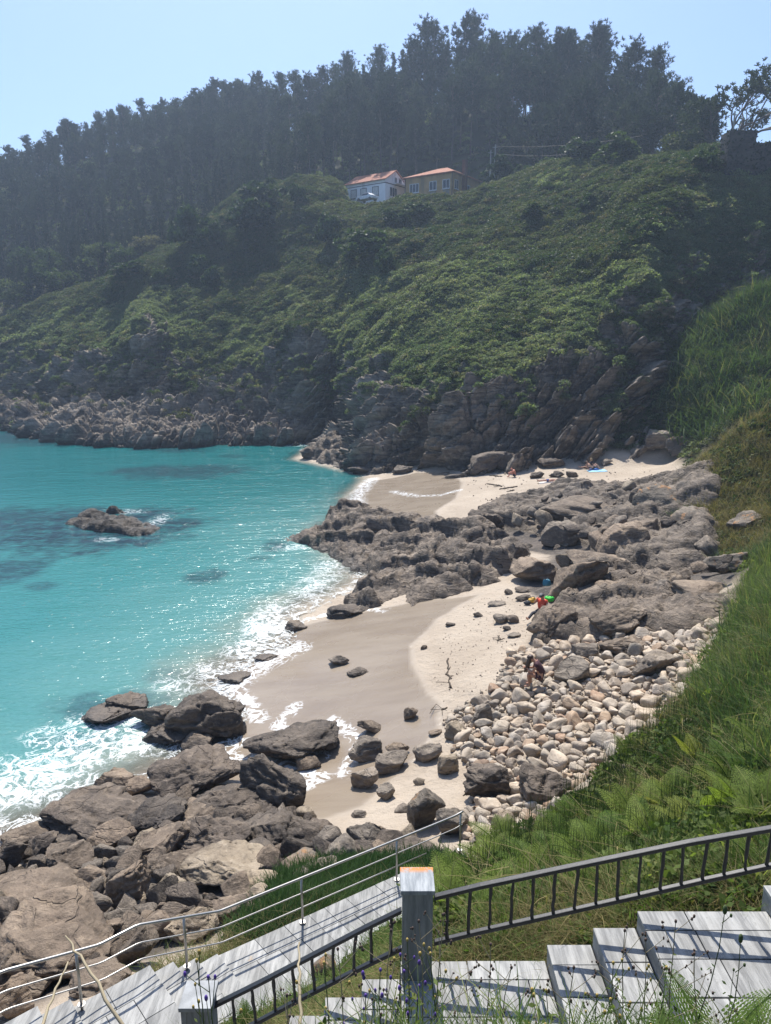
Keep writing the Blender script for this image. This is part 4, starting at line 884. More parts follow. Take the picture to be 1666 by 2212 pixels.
def outcrop(name, label, poly, hpts, step, mat, base=-.4, edge=1.2, amp=1., seed=0):
    poly = np.asarray(poly)[:, :2]; lo, hi = poly.min(0) - .5, poly.max(0) + .5
    gx, gy = np.arange(lo[0], hi[0], step), np.arange(lo[1], hi[1], step); X, Y = [q.ravel() for q in np.meshgrid(gx, gy)]
    XY = np.c_[X, Y]; Z0 = X * 0
    sd = poly_sd(XY, poly) + .5 * fbm(np.c_[XY * .7, Z0 + seed], 3) * edge
    hp = np.array([(*at_z(u, v, z)[:2], hh) for u, v, z, hh in hpts]); d = np.hypot(X[:, None] - hp[:, 0], Y[:, None] - hp[:, 1]); wt = 1 / (d ** 2.2 + .3); hh = (wt * hp[:, 2]).sum(1) / wt.sum(1)
    P3 = np.c_[XY, hh * .6]; Q = P3 @ rotm(.5, .65, .5)
    wp = np.c_[fbm(P3 * .5, 3), fbm(P3 * .5 + 9, 3), fbm(P3 * .5 + 21, 3)]; U = XY @ rotm(0, 0, -.5)[:2, :2]; U3 = np.c_[U, Z0]
    nxg, nyg = len(gx), len(gy)
    s1 = shingle(U3 * (1 / 4.2, 1 / 1.9, 1) + seed + .35 * wp, (.3, -.9, 0), 1., .08, .2)
    z = sstep(-.1, edge, sd) * hh * (.8 + .5 * fbm(np.c_[XY * .35, Z0 + seed], 3)) + amp * sstep(-.2, .5, sd) * .6 * s1
    z = np.maximum(ground(X, Y), -.25) + np.where(sd > -.15, z, -.35) + base * sstep(.2, -.3, sd)
    A = np.stack([X, Y, z], -1).reshape(nyg, nxg, 3)
    for ax in (0, 1): A[..., 2:] = smooth(A, ax, 3)[..., 2:]
    N_ = nrm(A); P3 = A.reshape(-1, 3); N_ = N_ * np.sign(N_[:, 2:3] + 1e-9); Q = P3 @ rotm(.45, .55, .5)
    d_ = .22 * shingle(Q * (1 / 3.4, 1 / 2.6, 1 / 1.0) + seed + .25 * wp, (.25, .2, .9), 1., .07, .6) + .10 * shingle(Q * (1 / 1.2, 1 / 1., 1 / .36) + seed, (.25, .2, .9), 1., .1, .4) + .035 * shingle(Q * (3., 3., 7.) + seed, (.2, .2, .9), 1., .12, .3) + .12 * fbm(Q * (.5, .5, 2.), 4, ridged=True)
    P3 = P3 + N_ * (amp * d_ * sstep(-.3, .4, sd))[:, None]
    F = (np.arange(nyg - 1)[:, None, None] * nxg + np.arange(nxg - 1)[None, :, None] + np.array([0, 1, nxg + 1, nxg])).reshape(-1, 4)
    F = F[(sd[F] > -.5).any(1)]; used = np.unique(F); mp = np.zeros(len(X), int); mp[used] = np.arange(len(used))
    o = link(name, mesh_np(name, P3[used], mp[F]), mat); tag(o, label, 'rock'); return o
M_out = rock_mat('outcrop_rock', (.058, .047, .038), (.16, .129, .10), (.33, .272, .21), .65, crack=.7, bump=.3)
M_brk = rock_mat('brown_outcrop_rock', (.075, .060, .047), (.165, .132, .10), (.31, .255, .195), .6, crack=.6, bump=.3)
outcrop('rock_outcrop', 'long grey rock outcrop reaching into the sea between the two beaches',
        pxpoly([(605, 1166), (660, 1146), (720, 1128), (800, 1124), (900, 1130, .8), (1000, 1140, 1.2), (1090, 1160, 1.4), (1150, 1172, 1.5), (1130, 1212, 1.5), (1095, 1245, 1.4), (1030, 1272, 1), (980, 1284, 1), (885, 1325, .4), (865, 1298, .3), (780, 1335, .1), (715, 1322, .05), (765, 1285, 0), (795, 1245, 0), (740, 1225, 0), (690, 1200, 0)]),
        [(610, 1165, 0, .3), (680, 1150, .0, 1.0), (750, 1130, .2, 2.7), (800, 1140, .3, 2.0), (850, 1150, .3, 1.5), (900, 1150, .8, 1.4), (1000, 1165, 1.2, 1.1), (1100, 1185, 1.4, .9), (800, 1215, .2, 1.2), (900, 1265, .6, .9), (1050, 1225, 1.3, 1.2), (1150, 1190, 1.5, .9), (770, 1310, 0, .55)], .11, M_out, seed=3)
outcrop('rock_islet', 'low dark rock islet breaking the water in the middle of the bay', pxpoly([(135, 1132), (180, 1114), (250, 1104), (300, 1110), (340, 1138), (350, 1150), (320, 1160), (260, 1160), (190, 1148)], 0), [(150, 1130, 0, .3), (230, 1125, 0, .6), (290, 1130, 0, .65), (320, 1145, 0, .4), (200, 1140, 0, .45)], .12, rock_mat('wet_reef_rock', (.028, .025, .022), (.07, .06, .05), (.15, .128, .105), .6, crack=.6, bump=.3), base=-.6, edge=1., amp=.9, seed=8)
outcrop('rock_outcrop', 'dark rock foot of the cliff reaching into the sea left of the far beach', pxpoly([(652, 992), (668, 974), (715, 948), (770, 935), (830, 960), (850, 1022), (800, 1028), (762, 1017), (705, 1006)], 0), [(665, 985, 0, .4), (700, 980, 0, 1.2), (740, 975, 0, 2.2), (790, 980, 0, 2.6), (800, 1015, 0, 1.)], .16, M_out, base=-.5, edge=1.6, amp=1.6, seed=31)
outcrop('rock_outcrop', 'wide brown rock mass sloping down from the scrub bank to the far beach', pxpoly([(1015, 1140, 1.2), (1030, 1105, 1.3), (1090, 1085, 1.5), (1200, 1055, 1.9), (1330, 1050, 2.2), (1470, 1035, 2.6), (1560, 1120, 3), (1560, 1230, 3), (1440, 1245, 2.9), (1310, 1220, 2.2), (1260, 1180, 1.8), (1200, 1165, 1.5), (1110, 1150, 1.4)]),
        [(1040, 1120, 1.3, .5), (1120, 1110, 1.5, .6), (1220, 1080, 1.9, .7), (1330, 1075, 2.2, .85), (1440, 1070, 2.6, 1.2), (1300, 1150, 2., .9), (1400, 1200, 2.6, 1.1), (1520, 1180, 3, 1.5), (1200, 1140, 1.6, .5)], .11, M_brk, amp=.7, seed=13)
outcrop('rock_outcrop', 'broad brown rock mass above the pebbles, where the person in orange rests', pxpoly([(1145, 1385, 1.9), (1150, 1330, 1.8), (1190, 1300, 1.9), (1215, 1238, 1.8), (1290, 1218, 2.1), (1440, 1240, 2.9), (1600, 1290, 3.6), (1590, 1325, 3.6), (1500, 1355, 3.2), (1400, 1375, 2.7), (1300, 1388, 2.3), (1220, 1392, 2.1)]),
        [(1190, 1340, 1.9, .9), (1260, 1250, 2.1, .8), (1350, 1280, 2.5, .7), (1300, 1340, 2.3, .7), (1420, 1320, 2.8, .5), (1520, 1300, 3.3, .6), (1230, 1380, 2., .7)], .09, M_brk, amp=.7, seed=21)
B = [  # u v w h tone tilt label
    (55, 1800, 100, 56, 'b', .1, 'low brown boulder awash at the left edge below the foam'), (140, 1815, 90, 52, 'd', .3, 'dark wet boulder at the waterline left of the flat topped one'), (20, 1905, 80, 60, 'b', .2, 'brown boulder at the left edge above the huge smooth one'), (250, 1800, 90, 60, 'b', .4, 'brown boulder wedged under the flat topped dark one'), (190, 1890, 80, 60, 'b', .2, 'brown boulder behind the huge smooth one'), (420, 1760, 90, 50, 'b', .1, 'small brown boulder between the leaning and dark brown ones'), (560, 1840, 90, 56, 'd', .3, 'dark boulder right of the pale tan slab'), (700, 1790, 70, 46, 'd', .1, 'dark boulder at the sand edge of the rock pile'), (690, 1880, 70, 50, 'g', .2, 'grey boulder sunk in the samphire'), (330, 1990, 90, 70, 'b', .3, 'brown boulder left of the pale one by the railing'), (240, 2010, 60, 60, 'b', .5, 'narrow brown boulder right of the huge smooth one'), (500, 1960, 80, 56, 'b', .2, 'brown boulder below the smooth pale one'), (545, 1945, 60, 60, 't', .6, 'pale leaning boulder above the handrail bend'), (60, 2120, 90, 60, 'b', .3, 'brown boulder below the round one at lower left'),
    (427, 1660, 190, 108, 'd', .2, 'big rounded black boulder at the water edge, highest of the near rock pile'), (592, 1690, 132, 122, 'd', -.4, 'dark ribbed boulder sloping down to the wet sand'), (203, 1752, 205, 112, 'd', .12, 'flat topped dark boulder nearest the foam at lower left'),
    (500, 1722, 165, 88, 'd', .3, 'dark brown boulder in front of the big rounded black one'), (335, 1757, 130, 80, 'd', .5, 'dark leaning boulder beside the flat topped one'), (597, 1782, 146, 90, 'd', -.15, 'wide dark boulder at the sand side of the near rock pile'), (460, 1805, 150, 96, 'd', .25, 'dark boulder behind the pale tan slab'),
    (345, 1814, 128, 90, 'b', .75, 'long brown boulder leaning up to the right in the rock pile'), (487, 1862, 162, 100, 't', .18, 'large pale tan slab with streaks, brightest of the near rock pile'), (570, 1897, 86, 56, 't', .2, 'smooth pale boulder lying on the green samphire'), (150, 1857, 112, 82, 'b', .2, 'blocky brown boulder left of centre in the rock pile'),
    (372, 1868, 98, 68, 'b', .3, 'rounded brown boulder left of the pale tan slab'), (268, 1910, 98, 98, 'b', .7, 'brown slab tipped up diagonally above the huge flat boulder'), (92, 1922, 178, 60, 'b', .1, 'long flat brown boulder on top of the huge one at the left edge'), (122, 2006, 268, 172, 'b', -.05, 'huge smooth brown boulder at the left edge behind the steel railing'),
    (370, 1912, 62, 52, 't', .4, 'pale angular boulder between brown blocks'), (415, 1990, 100, 74, 't', .2, 'pale tan boulder just behind the steel railing post'), (740, 1838, 78, 68, 'g', .2, 'grey brown boulder beside the samphire near the sand'), (797, 1808, 98, 70, 'g', -.2, 'broad grey boulder where rock pile meets sand'),
    (667, 1848, 76, 42, 'o', .1, 'flat boulder with orange lichen above the samphire'), (645, 1896, 58, 46, 'o', .6, 'thin brown slab leaning in the samphire'), (298, 2050, 84, 96, 'b', .8, 'brown wedge boulder below the upper railing bend'), (102, 2088, 74, 58, 'b', 0, 'round brown boulder behind the lower railing at left'),
    (30, 1852, 64, 80, 'd', .3, 'dark boulder cut by the left edge below the foam'), (90, 1829, 68, 62, 'd', .4, 'dark knobbly boulder left of the flat topped one'), (32, 2160, 88, 84, 'b', .1, 'brown boulder under the steel railing at the lower left corner'), (215, 2106, 118, 66, 'b', .15, 'flat brown boulder behind the lower railing post'),
    (298, 1702, 58, 50, 'b', .3, 'small brown boulder between two black ones by the foam'), (248, 1692, 82, 62, 'b', .25, 'brown boulder at the edge of the foam'), (667, 1646, 50, 34, 'b', 0, 'small round boulder in front of the lone dark boulder on wet sand'),
    (278, 1514, 78, 46, 'd', -.2, 'dark boulder standing in the sea, left end of the surf rocks'), (448, 1542, 145, 100, 'd', .1, 'tallest dark boulder of the surf rocks'), (345, 1546, 112, 66, 'd', .25, 'rough dark boulder in the middle of the surf rocks'), (372, 1576, 112, 50, 'd', .1, 'low wet boulder on the near side of the surf rocks'),
    (240, 1535, 110, 40, 'd', .1, 'low wet ledge at the seaward end of the surf rocks'), (500, 1560, 60, 66, 'd', -.5, 'steep dark boulder at the beach end of the surf rocks'), (425, 1600, 60, 40, 'b', 0, 'brown wet boulder between surf rocks and rock pile'),
    (630, 1592, 184, 98, 'd', .08, 'lone big dark boulder on the wet sand'), (732, 1425, 47, 28, 'g', .1, 'grey boulder alone on the wet sand, left of a lower one'), (775, 1448, 53, 20, 'd', 0, 'low dark boulder alone on the wet sand, right of a taller one'), (797, 1568, 52, 38, 'b', -.5, 'small brown boulder tilted on the wet sand'),
    (790, 1619, 74, 58, 'g', .3, 'grey boulder in the middle of the wet sand, left of a pair'), (787, 1684, 62, 54, 'g', .2, 'pitted grey boulder on the sand below the lone dark one'), (858, 1617, 54, 36, 'b', 0, 'brown boulder behind a grey one on the sand'), (846, 1647, 72, 52, 'g', .2, 'rounded grey boulder on the sand, front of a pair'),
    (923, 1624, 64, 50, 'g', .35, 'angular grey boulder on the dry sand edge'), (983, 1582, 47, 44, 't', .1, 'pale boulder at the seaward tip of the pebbles'), (1040, 1546, 48, 50, 'g', .3, 'grey boulder at the edge of the pebbles'), (888, 1543, 32, 30, 'b', .2, 'small brown rock alone on wet sand'),
    (833, 1712, 42, 38, 'g', .2, 'small grey rock on the pale sand by the rock pile'), (775, 1757, 34, 20, 'g', 0, 'low grey rock at the foot of the dark pile'), (1055, 1682, 120, 94, 'd', -.3, 'big dark grey boulder at the foot of the pebbles'), (1180, 1694, 118, 88, 'd', -.1, 'big dark boulder half hidden by tall grass'),
    (968, 1653, 47, 48, 't', .2, 'pale boulder left of the big dark grey one'), (920, 1752, 84, 96, 'o', .4, 'tall brown boulder with orange lichen near the railing end'), (978, 1778, 74, 74, 'g', -.2, 'grey boulder beside the lichened tall one'), (1084, 1774, 64, 52, 't', .1, 'pale boulder below the big dark grey one'),
    (900, 1838, 130, 60, 'd', .1, 'dark boulder in shade under the railing end'), (1405, 1432, 94, 66, 'g', .35, 'big grey boulder sticking out of the pebble field'), (1233, 1452, 76, 62, 'g', .3, 'dark boulder among pebbles behind the seated woman'), (1268, 1405, 70, 40, 'g', 0, 'flat grey boulder at the top of the pebbles'), (1345, 1390, 100, 50, 'b', .1, 'brown ledge boulder at the upper edge of the pebbles'),
    (1193, 1347, 115, 86, 'b', .35, 'rounded brown boulder in front of the person in orange'), (1245, 1255, 130, 105, 'b', .5, 'tall ribbed brown boulder behind the person in orange'), (1310, 1218, 165, 66, 'b', -.2, 'long brown boulder crowning the lower rock mass'), (1340, 1180, 108, 96, 'b', .1, 'big rounded brown boulder in the middle of the rock mass'),
    (1340, 1278, 116, 64, 'b', .2, 'smooth brown boulder left of the pale egg shaped one'), (1425, 1278, 66, 54, 'g', .3, 'pale egg shaped boulder on the brown rock mass'), (1208, 1157, 84, 56, 'g', .35, 'grey wedge boulder by the sandy gap'), (1048, 1127, 78, 52, 'd', .1, 'dark rounded boulder at the far beach end of the rock mass'),
    (1060, 1100, 60, 30, 'd', .2, 'dark jagged boulder above the far beach'), (1258, 1096, 200, 62, 'b', -.1, 'long smooth brown boulder facing the far beach'), (1243, 1062, 88, 48, 'g', .1, 'grey boulder highest beside the far beach'), (1155, 1228, 108, 62, 'b', .2, 'brown boulder at the landward end of the long outcrop'), (1108, 1200, 74, 58, 'd', .3, 'dark block on the long outcrop near the sandy gap'),
    (1420, 1092, 120, 76, 'o', .2, 'lichened boulder under the scrub bank'), (1380, 1150, 104, 62, 'b', .4, 'brown split boulder in the middle of the upper rock mass'), (1500, 1130, 90, 60, 'o', .3, 'orange spotted rock on the scrub bank'), (1560, 1215, 100, 60, 'o', .2, 'brown rock with orange spots at the foot of the scrub bank'),
    (1595, 1308, 68, 48, 'g', .1, 'grey boulder beside the tall grass above the pebbles'), (1520, 1274, 124, 48, 'b', .1, 'flat brown slab below the scrub bank'), (1440, 1335, 150, 56, 'b', .05, 'long low brown boulder above the pebbles'), (1335, 1345, 130, 80, 'b', .5, 'cracked brown boulder above the pebbles'),
    (1610, 1130, 80, 50, 'o', .3, 'lichened ledge showing through the scrub'), (1490, 1060, 70, 44, 'o', .2, 'rock at the seaward tip of the scrub bank'), (1130, 1290, 36, 16, 'd', 0, 'low dark rock on sand by the ribbed boulder'),
    (1159, 1028, 34, 18, 'd', .2, 'dark rock on the far beach beside the lying sunbather'), (1203, 1026, 34, 17, 'd', .1, 'dark rock behind the lying sunbather'), (1236, 1026, 27, 15, 'd', -.3, 'wedge shaped rock on the far beach'), (1310, 1000, 28, 14, 'g', .2, 'pale rock right of the two sunbathers'),
    (1050, 1004, 88, 52, 'd', .5, 'dark jagged boulder at the cliff foot on the far beach'), (1095, 1000, 50, 44, 'd', .2, 'dark boulder at the cliff foot behind the hunched sunbather'), (1190, 1000, 60, 24, 'd', .1, 'dark boulder at the cliff foot, mid far beach'), (1420, 960, 60, 40, 'g', .1, 'pale boulder at the mouth of the gully'), (1470, 968, 70, 40, 'o', .0, 'rust stained ledge under the reeds'),
    (672, 980, 50, 30, 'd', -.2, 'dark rock at the tip of the cliff standing in the sea'), (780, 1015, 60, 22, 'd', .1, 'low dark rock at the cliff foot where the far beach starts'), (870, 1015, 46, 20, 'd', .3, 'dark rock in the swash of the far beach'),
    (745, 1318, 80, 34, 'd', .2, 'dark rock in the shallows at the tip of the long outcrop'), (640, 1350, 50, 24, 'b', 0, 'brown rock awash in the breaking wave'), (575, 1418, 50, 14, 'b', 0, 'flat rock awash at the edge of the breaking wave'), (505, 1462, 70, 18, 'b', .1, 'low brown rock where the wave runs out')]
for u, v, w_, h_, tn, tl, lab in B:
    place_rock(u, v, w_, h_, tn, lab, tilt=tl, sub=5 if w_ > 90 and v > 1300 else 4, block=.14 if tn == 'd' else .1)
G2 = 'small rocks on the beaches'
for u, v, w_, h_, tn, lab in [(1083, 1337, 36, 22, 'g', 'grey rock on dry sand, left of the dark one beside it'), (1108, 1338, 26, 20, 'd', 'dark rock on dry sand below the person in orange'), (1073, 1304, 40, 11, 'g', 'flat rock on the sand near the outcrop'), (1099, 1280, 18, 14, 'd', 'small pointed rock on the sand near the outcrop'),
                             (1130, 1273, 34, 14, 'd', 'oval dark rock on sand at the foot of the outcrop'), (1033, 1327, 22, 13, 'd', 'dark rock on the sand just right of the wet edge'), (973, 1348, 22, 11, 'd', 'dark rock at the edge of the wet sand, mid beach'), (916, 1398, 15, 11, 'b', 'tiny rock at the edge of the wet sand'),
                             (1082, 1468, 22, 14, 'g', 'grey rock on dry sand left of the pebbles'), (1095, 1357, 20, 12, 'd', 'rock on sand below the dark pair'), (1110, 1372, 30, 12, 'g', 'flat grey rock by the upper pebbles'), (1093, 1451, 16, 9, 'g', 'small stone on dry sand near the seated woman'),
                             (940, 1582, 30, 16, 'b', 'thin slab of rock at the edge of the wet sand'), (868, 1745, 34, 22, 'g', 'grey rock on pale sand above the railing'), (905, 1690, 26, 18, 't', 'pale rock on sand left of the big grey boulder'), (1240, 1300, 40, 20, 'g', 'loose block on the brown rock mass')]:
    place_rock(u, v, w_, h_, tn, lab, 'rock', sub=3, group=G2, cat='rock', block=.05)

# loose stones between the boulders, and the pebble field
def stone_proto(seed, mat, nm='stone', cuts=4, st=(1, .8, .62), rough=.11, dmin=.56, strata=.03):
    V, F = rock_shape(seed, 3, cuts, rough, .04, st, strata=strata, dmin=dmin); me = mesh_np(nm, V * st, F); me.materials.append(mat); return me
M_peb = [rock_mat('tan_stone', (.30, .24, .175), (.44, .37, .285), (.56, .49, .40), .5, size=2.2, vary=.4, bump=.05), rock_mat('grey_stone', (.20, .165, .13), (.34, .29, .23), (.47, .41, .335), .5, size=2.2, vary=.4, bump=.05),
         rock_mat('pale_stone', (.32, .27, .21), (.44, .38, .31), (.55, .50, .43), .6, size=2.2, vary=.3, bump=.05), rock_mat('rust_stone', (.25, .165, .11), (.38, .28, .19), (.50, .41, .31), .5, size=2.2, vary=.35, bump=.05)]
PEB = [stone_proto(100 + i, M_peb[[0, 1, 2, 0, 3, 1, 0, 2][i]], cuts=6 + i % 4, st=[(1, .8, .6), (1, .7, .65), (1, .85, .7), (1, .6, .5), (1, .75, .55), (1, .9, .75), (1, .8, .8), (1, .65, .6)][i]) for i in range(8)]
def pack(poly, n, sizes, seed, k=.78, dens=None):
    r = np.random.default_rng(seed); poly2 = np.asarray(poly)[:, :2]; lo, hi = poly2.min(0), poly2.max(0); out = []; grid = {}
    sizes = np.sort(sizes)[::-1]
    for s in sizes:
        for _ in range(14):
            q = lo + (hi - lo) * r.random(2)
            if poly_sd(q[None], poly2)[0] < -.25 * r.random(): continue
            c = (int(q[0] // .8), int(q[1] // .8))
            if all((q[0] - a) ** 2 + (q[1] - b) ** 2 > (k * (s + t_)) ** 2 for dx in (-1, 0, 1) for dy in (-1, 0, 1) for a, b, t_ in grid.get((c[0] + dx, c[1] + dy), ())):
                grid.setdefault(c, []).append((q[0], q[1], s)); out.append((q[0], q[1], s)); break
    return np.array(out)
big = np.array([(o.location.x, o.location.y, max(o.dimensions.x, .2) * .5) for o in COL.objects if o.type == 'MESH' and o.name.split('.')[0] in ('boulder',)]) if False else np.array([(*o.location[:2], np.ptp([c[0] for c in o.bound_box]) * .42) for o in COL.objects if o.name.split('.')[0] == 'boulder'])
def clear(A, f=.8): return A[[(np.hypot(big[:, 0] - x, big[:, 1] - y) > big[:, 2] * f).all() for x, y, s in A]]
r = np.random.default_rng(77)
pk = clear(pack(PEBZ, 0, np.exp(r.normal(-2.32, .5, 5000)).clip(.045, .33), 5, .72))
pz = ground(pk[:, 0], pk[:, 1]); app = pk[:, 2] / np.hypot(pk[:, 0], pk[:, 1]); od = np.argsort(-app)
rots = np.c_[r.normal(size=len(pk)) * .3, r.normal(size=len(pk)) * .3, r.random(len(pk)) * 6.28]; ids = r.integers(0, 8, len(pk))
for i in od[:296]:
    o = link('pebble_stone', PEB[ids[i]], None, None, (pk[i, 0], pk[i, 1], pz[i] + pk[i, 2] * .42)); o.rotation_euler = rots[i]; o.scale = (pk[i, 2],) * 3
    tag(o, 'rounded pale stone in the stone field between the sand and the tall grass', 'stone', 'stones of the stone field')
i = od[296:]
scatter('small_pebbles', np.c_[pk[i, :2], pz[i] + pk[i, 2] * .3], rots[i], pk[i, 2], PEB, ids[i], 'smaller stones filling the gaps of the stone field', 'pebbles')
n = 5200; q = pack(PEBZ, 0, np.full(1, .1), 1); lo, hi = PEBZ[:, :2].min(0), PEBZ[:, :2].max(0); q = lo + (hi - lo) * r.random((n, 2)); q = q[poly_sd(q, PEBZ) > -.35]; n = len(q)
scatter('gravel', np.c_[q, ground(q[:, 0], q[:, 1]) + .02], r.normal(size=(n, 3)), .035 + .07 * r.random(n), PEB, r.integers(0, 8, n), 'small gravel between the stones of the stone field', 'gravel')
M_st = [M_R['b'], M_R['d'], M_R['g'], M_R['t']]
STN = [stone_proto(200 + i, M_st[[0, 1, 2, 3, 0, 2, 0, 1][i]], cuts=9, st=[(1, .8, .6), (1, .7, .65), (1, .55, .5), (1, .8, .7)][i % 4], rough=.1, dmin=.48, strata=.05) for i in range(8)]
fillpoly = pxpoly([(-100, 1790), (100, 1760), (260, 1690), (420, 1640), (640, 1720), (690, 1800), (860, 1800), (900, 1850), (660, 1930), (560, 2000), (440, 2075), (290, 2150), (150, 2230), (-60, 2330), (-200, 2200)], 1.7)
fk = clear(pack(fillpoly, 0, np.exp(r.normal(-1.68, .42, 1500)).clip(.08, .4), 6, .68), .92); fz = ground(fk[:, 0], fk[:, 1])
for x, y, s in fk:
    i = int(r.integers(0, 8)); o = link('loose_stone', STN[i], None, None, (x, y, float(ground(x, y)[0]) + s * .35)); o.rotation_euler = (r.normal() * .5, r.normal() * .5, r.random() * 6.28); o.scale = (s,) * 3
    tag(o, 'loose brown or grey stone wedged between the boulders at lower left', 'stone', 'loose stones between the near boulders')
f2 = pxpoly([(1140, 1390, 1.9), (1040, 1550, 1.5), (970, 1600, 1.3), (1010, 1660, 1.4), (1120, 1740, 1.8), (960, 1830, 2), (1000, 1850, 2.3), (1250, 1760, 2.4), (1100, 1480, 1.8)], 1.8)
# stones on the rock masses and round the scrub bank
f3 = pxpoly([(1040, 1130, 1.4), (1200, 1090, 1.9), (1400, 1080, 2.5), (1540, 1180, 3), (1580, 1300, 3.5), (1300, 1290, 2.3), (1180, 1200, 1.6)], 2.)
for x, y, s in pack(f3, 0, np.exp(r.normal(-1.0, .4, 70)).clip(.2, .7), 9, .8):
    i = int(r.integers(0, 8)); o = link('loose_stone', STN[i], None, None, (x, y, float(ground(x, y)[0]) + .55 + s * .3)); o.rotation_euler = (r.normal() * .4, r.normal() * .4, r.random() * 6.28); o.scale = (s,) * 3
    tag(o, 'loose block lying on the brown rock masses right of the beaches', 'stone', 'loose blocks on the rock masses')
# specks of wrack and little stones strewn on the dry sand
DBZ = pxpoly([(1020, 1300, 1.), (1130, 1290, 1.5), (1140, 1390, 1.8), (1110, 1470, 1.7), (1010, 1580, 1.3), (960, 1530, .9), (930, 1440, .9), (960, 1370, .9)], 1.3); lo, hi = DBZ[:, :2].min(0), DBZ[:, :2].max(0)
q = lo + (hi - lo) * r.random((900, 2)); q = q[(poly_sd(q, DBZ) > -.1) & (r.random(900) < .25 + .75 * sstep(-.1, .3, fbm(np.c_[q * .8, q[:, 0] * 0], 2)))]; n = len(q)
q2 = np.array([hit(u, v)[0][:2] for u, v in np.c_[r.uniform(1010, 1420, 260), r.uniform(1012, 1090, 260)]]); q = np.r_[q, q2[ground(q2[:, 0], q2[:, 1]) > .9]]; n = len(q)
scatter('beach_debris', np.c_[q, ground(q[:, 0], q[:, 1]) + .005], r.normal(size=(n, 3)), np.where(np.arange(n) < n - 200, .018 + .03 * r.random(n) ** 2, .05 + .08 * r.random(n) ** 2), [stone_proto(300, M_R['d'], 'wrack_bit', st=(1, .3, .2)), STN[1], PEB[1]], r.integers(0, 3, n), 'bits of dry wrack and tiny stones strewn over the dry sand', 'debris')
# driftwood and wrack
M_wrack = plain_mat('dry_wrack', (.06, .045, .03), .9)
def strip(name, lab, pts, rad, seed):
    r = np.random.default_rng(seed); mb = MB(); P = np.array([hit(u, v)[0] for u, v in pts]); s = np.linspace(0, len(P) - 1, 16); C_ = np.c_[[np.interp(s, np.arange(len(P)), P[:, k]) for k in range(3)]].T + r.normal(size=(16, 3)) * rad * .8 * (1, 1, 0); C_[:, 2] = ground(C_[:, 0], C_[:, 1]) - .01
    mb.tube(C_ + (0, 0, rad * .6), rad * (.5 + .7 * r.random(16)), 6)
    for k in range(4):
        a = C_[r.integers(2, 14)] + (0, 0, .02); mb.tube([a, a + r.normal(size=3) * (.2, .2, .0) + (0, 0, .01), a + r.normal(size=3) * (.3, .3, 0)], rad * .35, 5)
    tag(mb.build(name, M_wrack, None, True), lab, name.replace('_', ' '))
strip('driftwood', 'dark crooked driftwood stick lying on the dry sand of the near beach', [(968, 1424), (969, 1448), (967, 1462), (974, 1486)], .035, 1)
for k, (pts, lab) in enumerate([([(1055, 1047), (1085, 1052)], 'dark wrack line on the far beach nearest the wet sand'), ([(1080, 1058), (1118, 1052)], 'strand of wrack in the middle of the far beach'), ([(1085, 1072), (1112, 1068)], 'wrack strand on the far beach above the dark rocks'), ([(1103, 1062), (1112, 1060)], 'small clump of wrack on the far beach'), ([(1060, 1028), (1085, 1030)], 'wrack below the hunched sunbather'), ([(1075, 1385), (1090, 1380)], 'wrack beside the upper stones on the near beach'), ([(955, 1535), (965, 1530)], 'dark wrack scrap at the wet sand edge')]):
    strip('sea_wrack', lab, pts, .07 if pts[0][1] < 1200 else .03, k + 4)
# ------------------------------------------------------------------ stone stairs, path, pillars, railings
t = NT('pale_slate'); P = t.obj
n1 = t.noise(t.map(P, (0, 0, .08), (9, .8, 2)), 1.6, 7, .7); n2 = t.noise(P, 1.4, 5, .6); n3 = t.noise(P, 22, 4, .7)
c = t.mix(t.ss(n1, .35, .65), (.175, .176, .172), (.37, .368, .352)); c = t.mix(t.math('MULTIPLY', t.ss(n2, .5, .75), .5), c, (.20, .195, .18)); c = t.mix(t.math('MULTIPLY', t.ss(n3, .6, .75), .6), c, (.13, .13, .12))
c = t.mix(t.math('MULTIPLY', t.ss(t.noise(P, 2.3, 6, .7), .64, .7), .7), c, (.34, .25, .16))
isl = t.n('ShaderNodeNewGeometry').outputs['Random Per Island']; g_ = t.math('ADD', .8, t.math('MULTIPLY', isl, .32)); c = t.mix(1., c, t.n('ShaderNodeCombineColor', {0: g_, 1: g_, 2: g_}).outputs[0], 'MULTIPLY')
M_slate = t.done(t.prin(Base_Color=c, Roughness=.75, Normal=t.bump(t.math('ADD', n1, t.math('MULTIPLY', n3, .4)), .5, .012)))
t = NT('post_granite'); P = t.obj; n1 = t.noise(t.map(P, (0, 0, 0), (9, 9, 1)), 1.5, 6, .7)
c = t.mix(t.ss(n1, .35, .65), (.17, .18, .185), (.29, .30, .30)); M_post = t.done(t.prin(Base_Color=c, Roughness=.8, Normal=t.bump(n1, .5, .012)))
t = NT('post_cap_stone'); P = t.obj; n1 = t.noise(t.map(P, (0, 0, 0), (12, 2, 2)), 1.5, 6, .7); c = t.mix(t.ss(n1, .35, .7), (.20, .22, .235), (.38, .40, .41))
M_cap2 = None; nz = t.n('ShaderNodeSeparateXYZ', {0: P}); lm = t.math('MULTIPLY', t.ss(t.noise(P, 11, 5, .7), .42, .5), t.ss(nz.outputs[1], .07, .14)); c = t.mix(t.math('MULTIPLY', lm, .9), c, (.55, .2, .03)); M_cap = t.done(t.prin(Base_Color=c, Roughness=.8, Normal=t.bump(n1, .5, .01))); M_cap2 = plain_mat('pale_cap_stone', (.30, .31, .315), .8, 0, .25, 4)
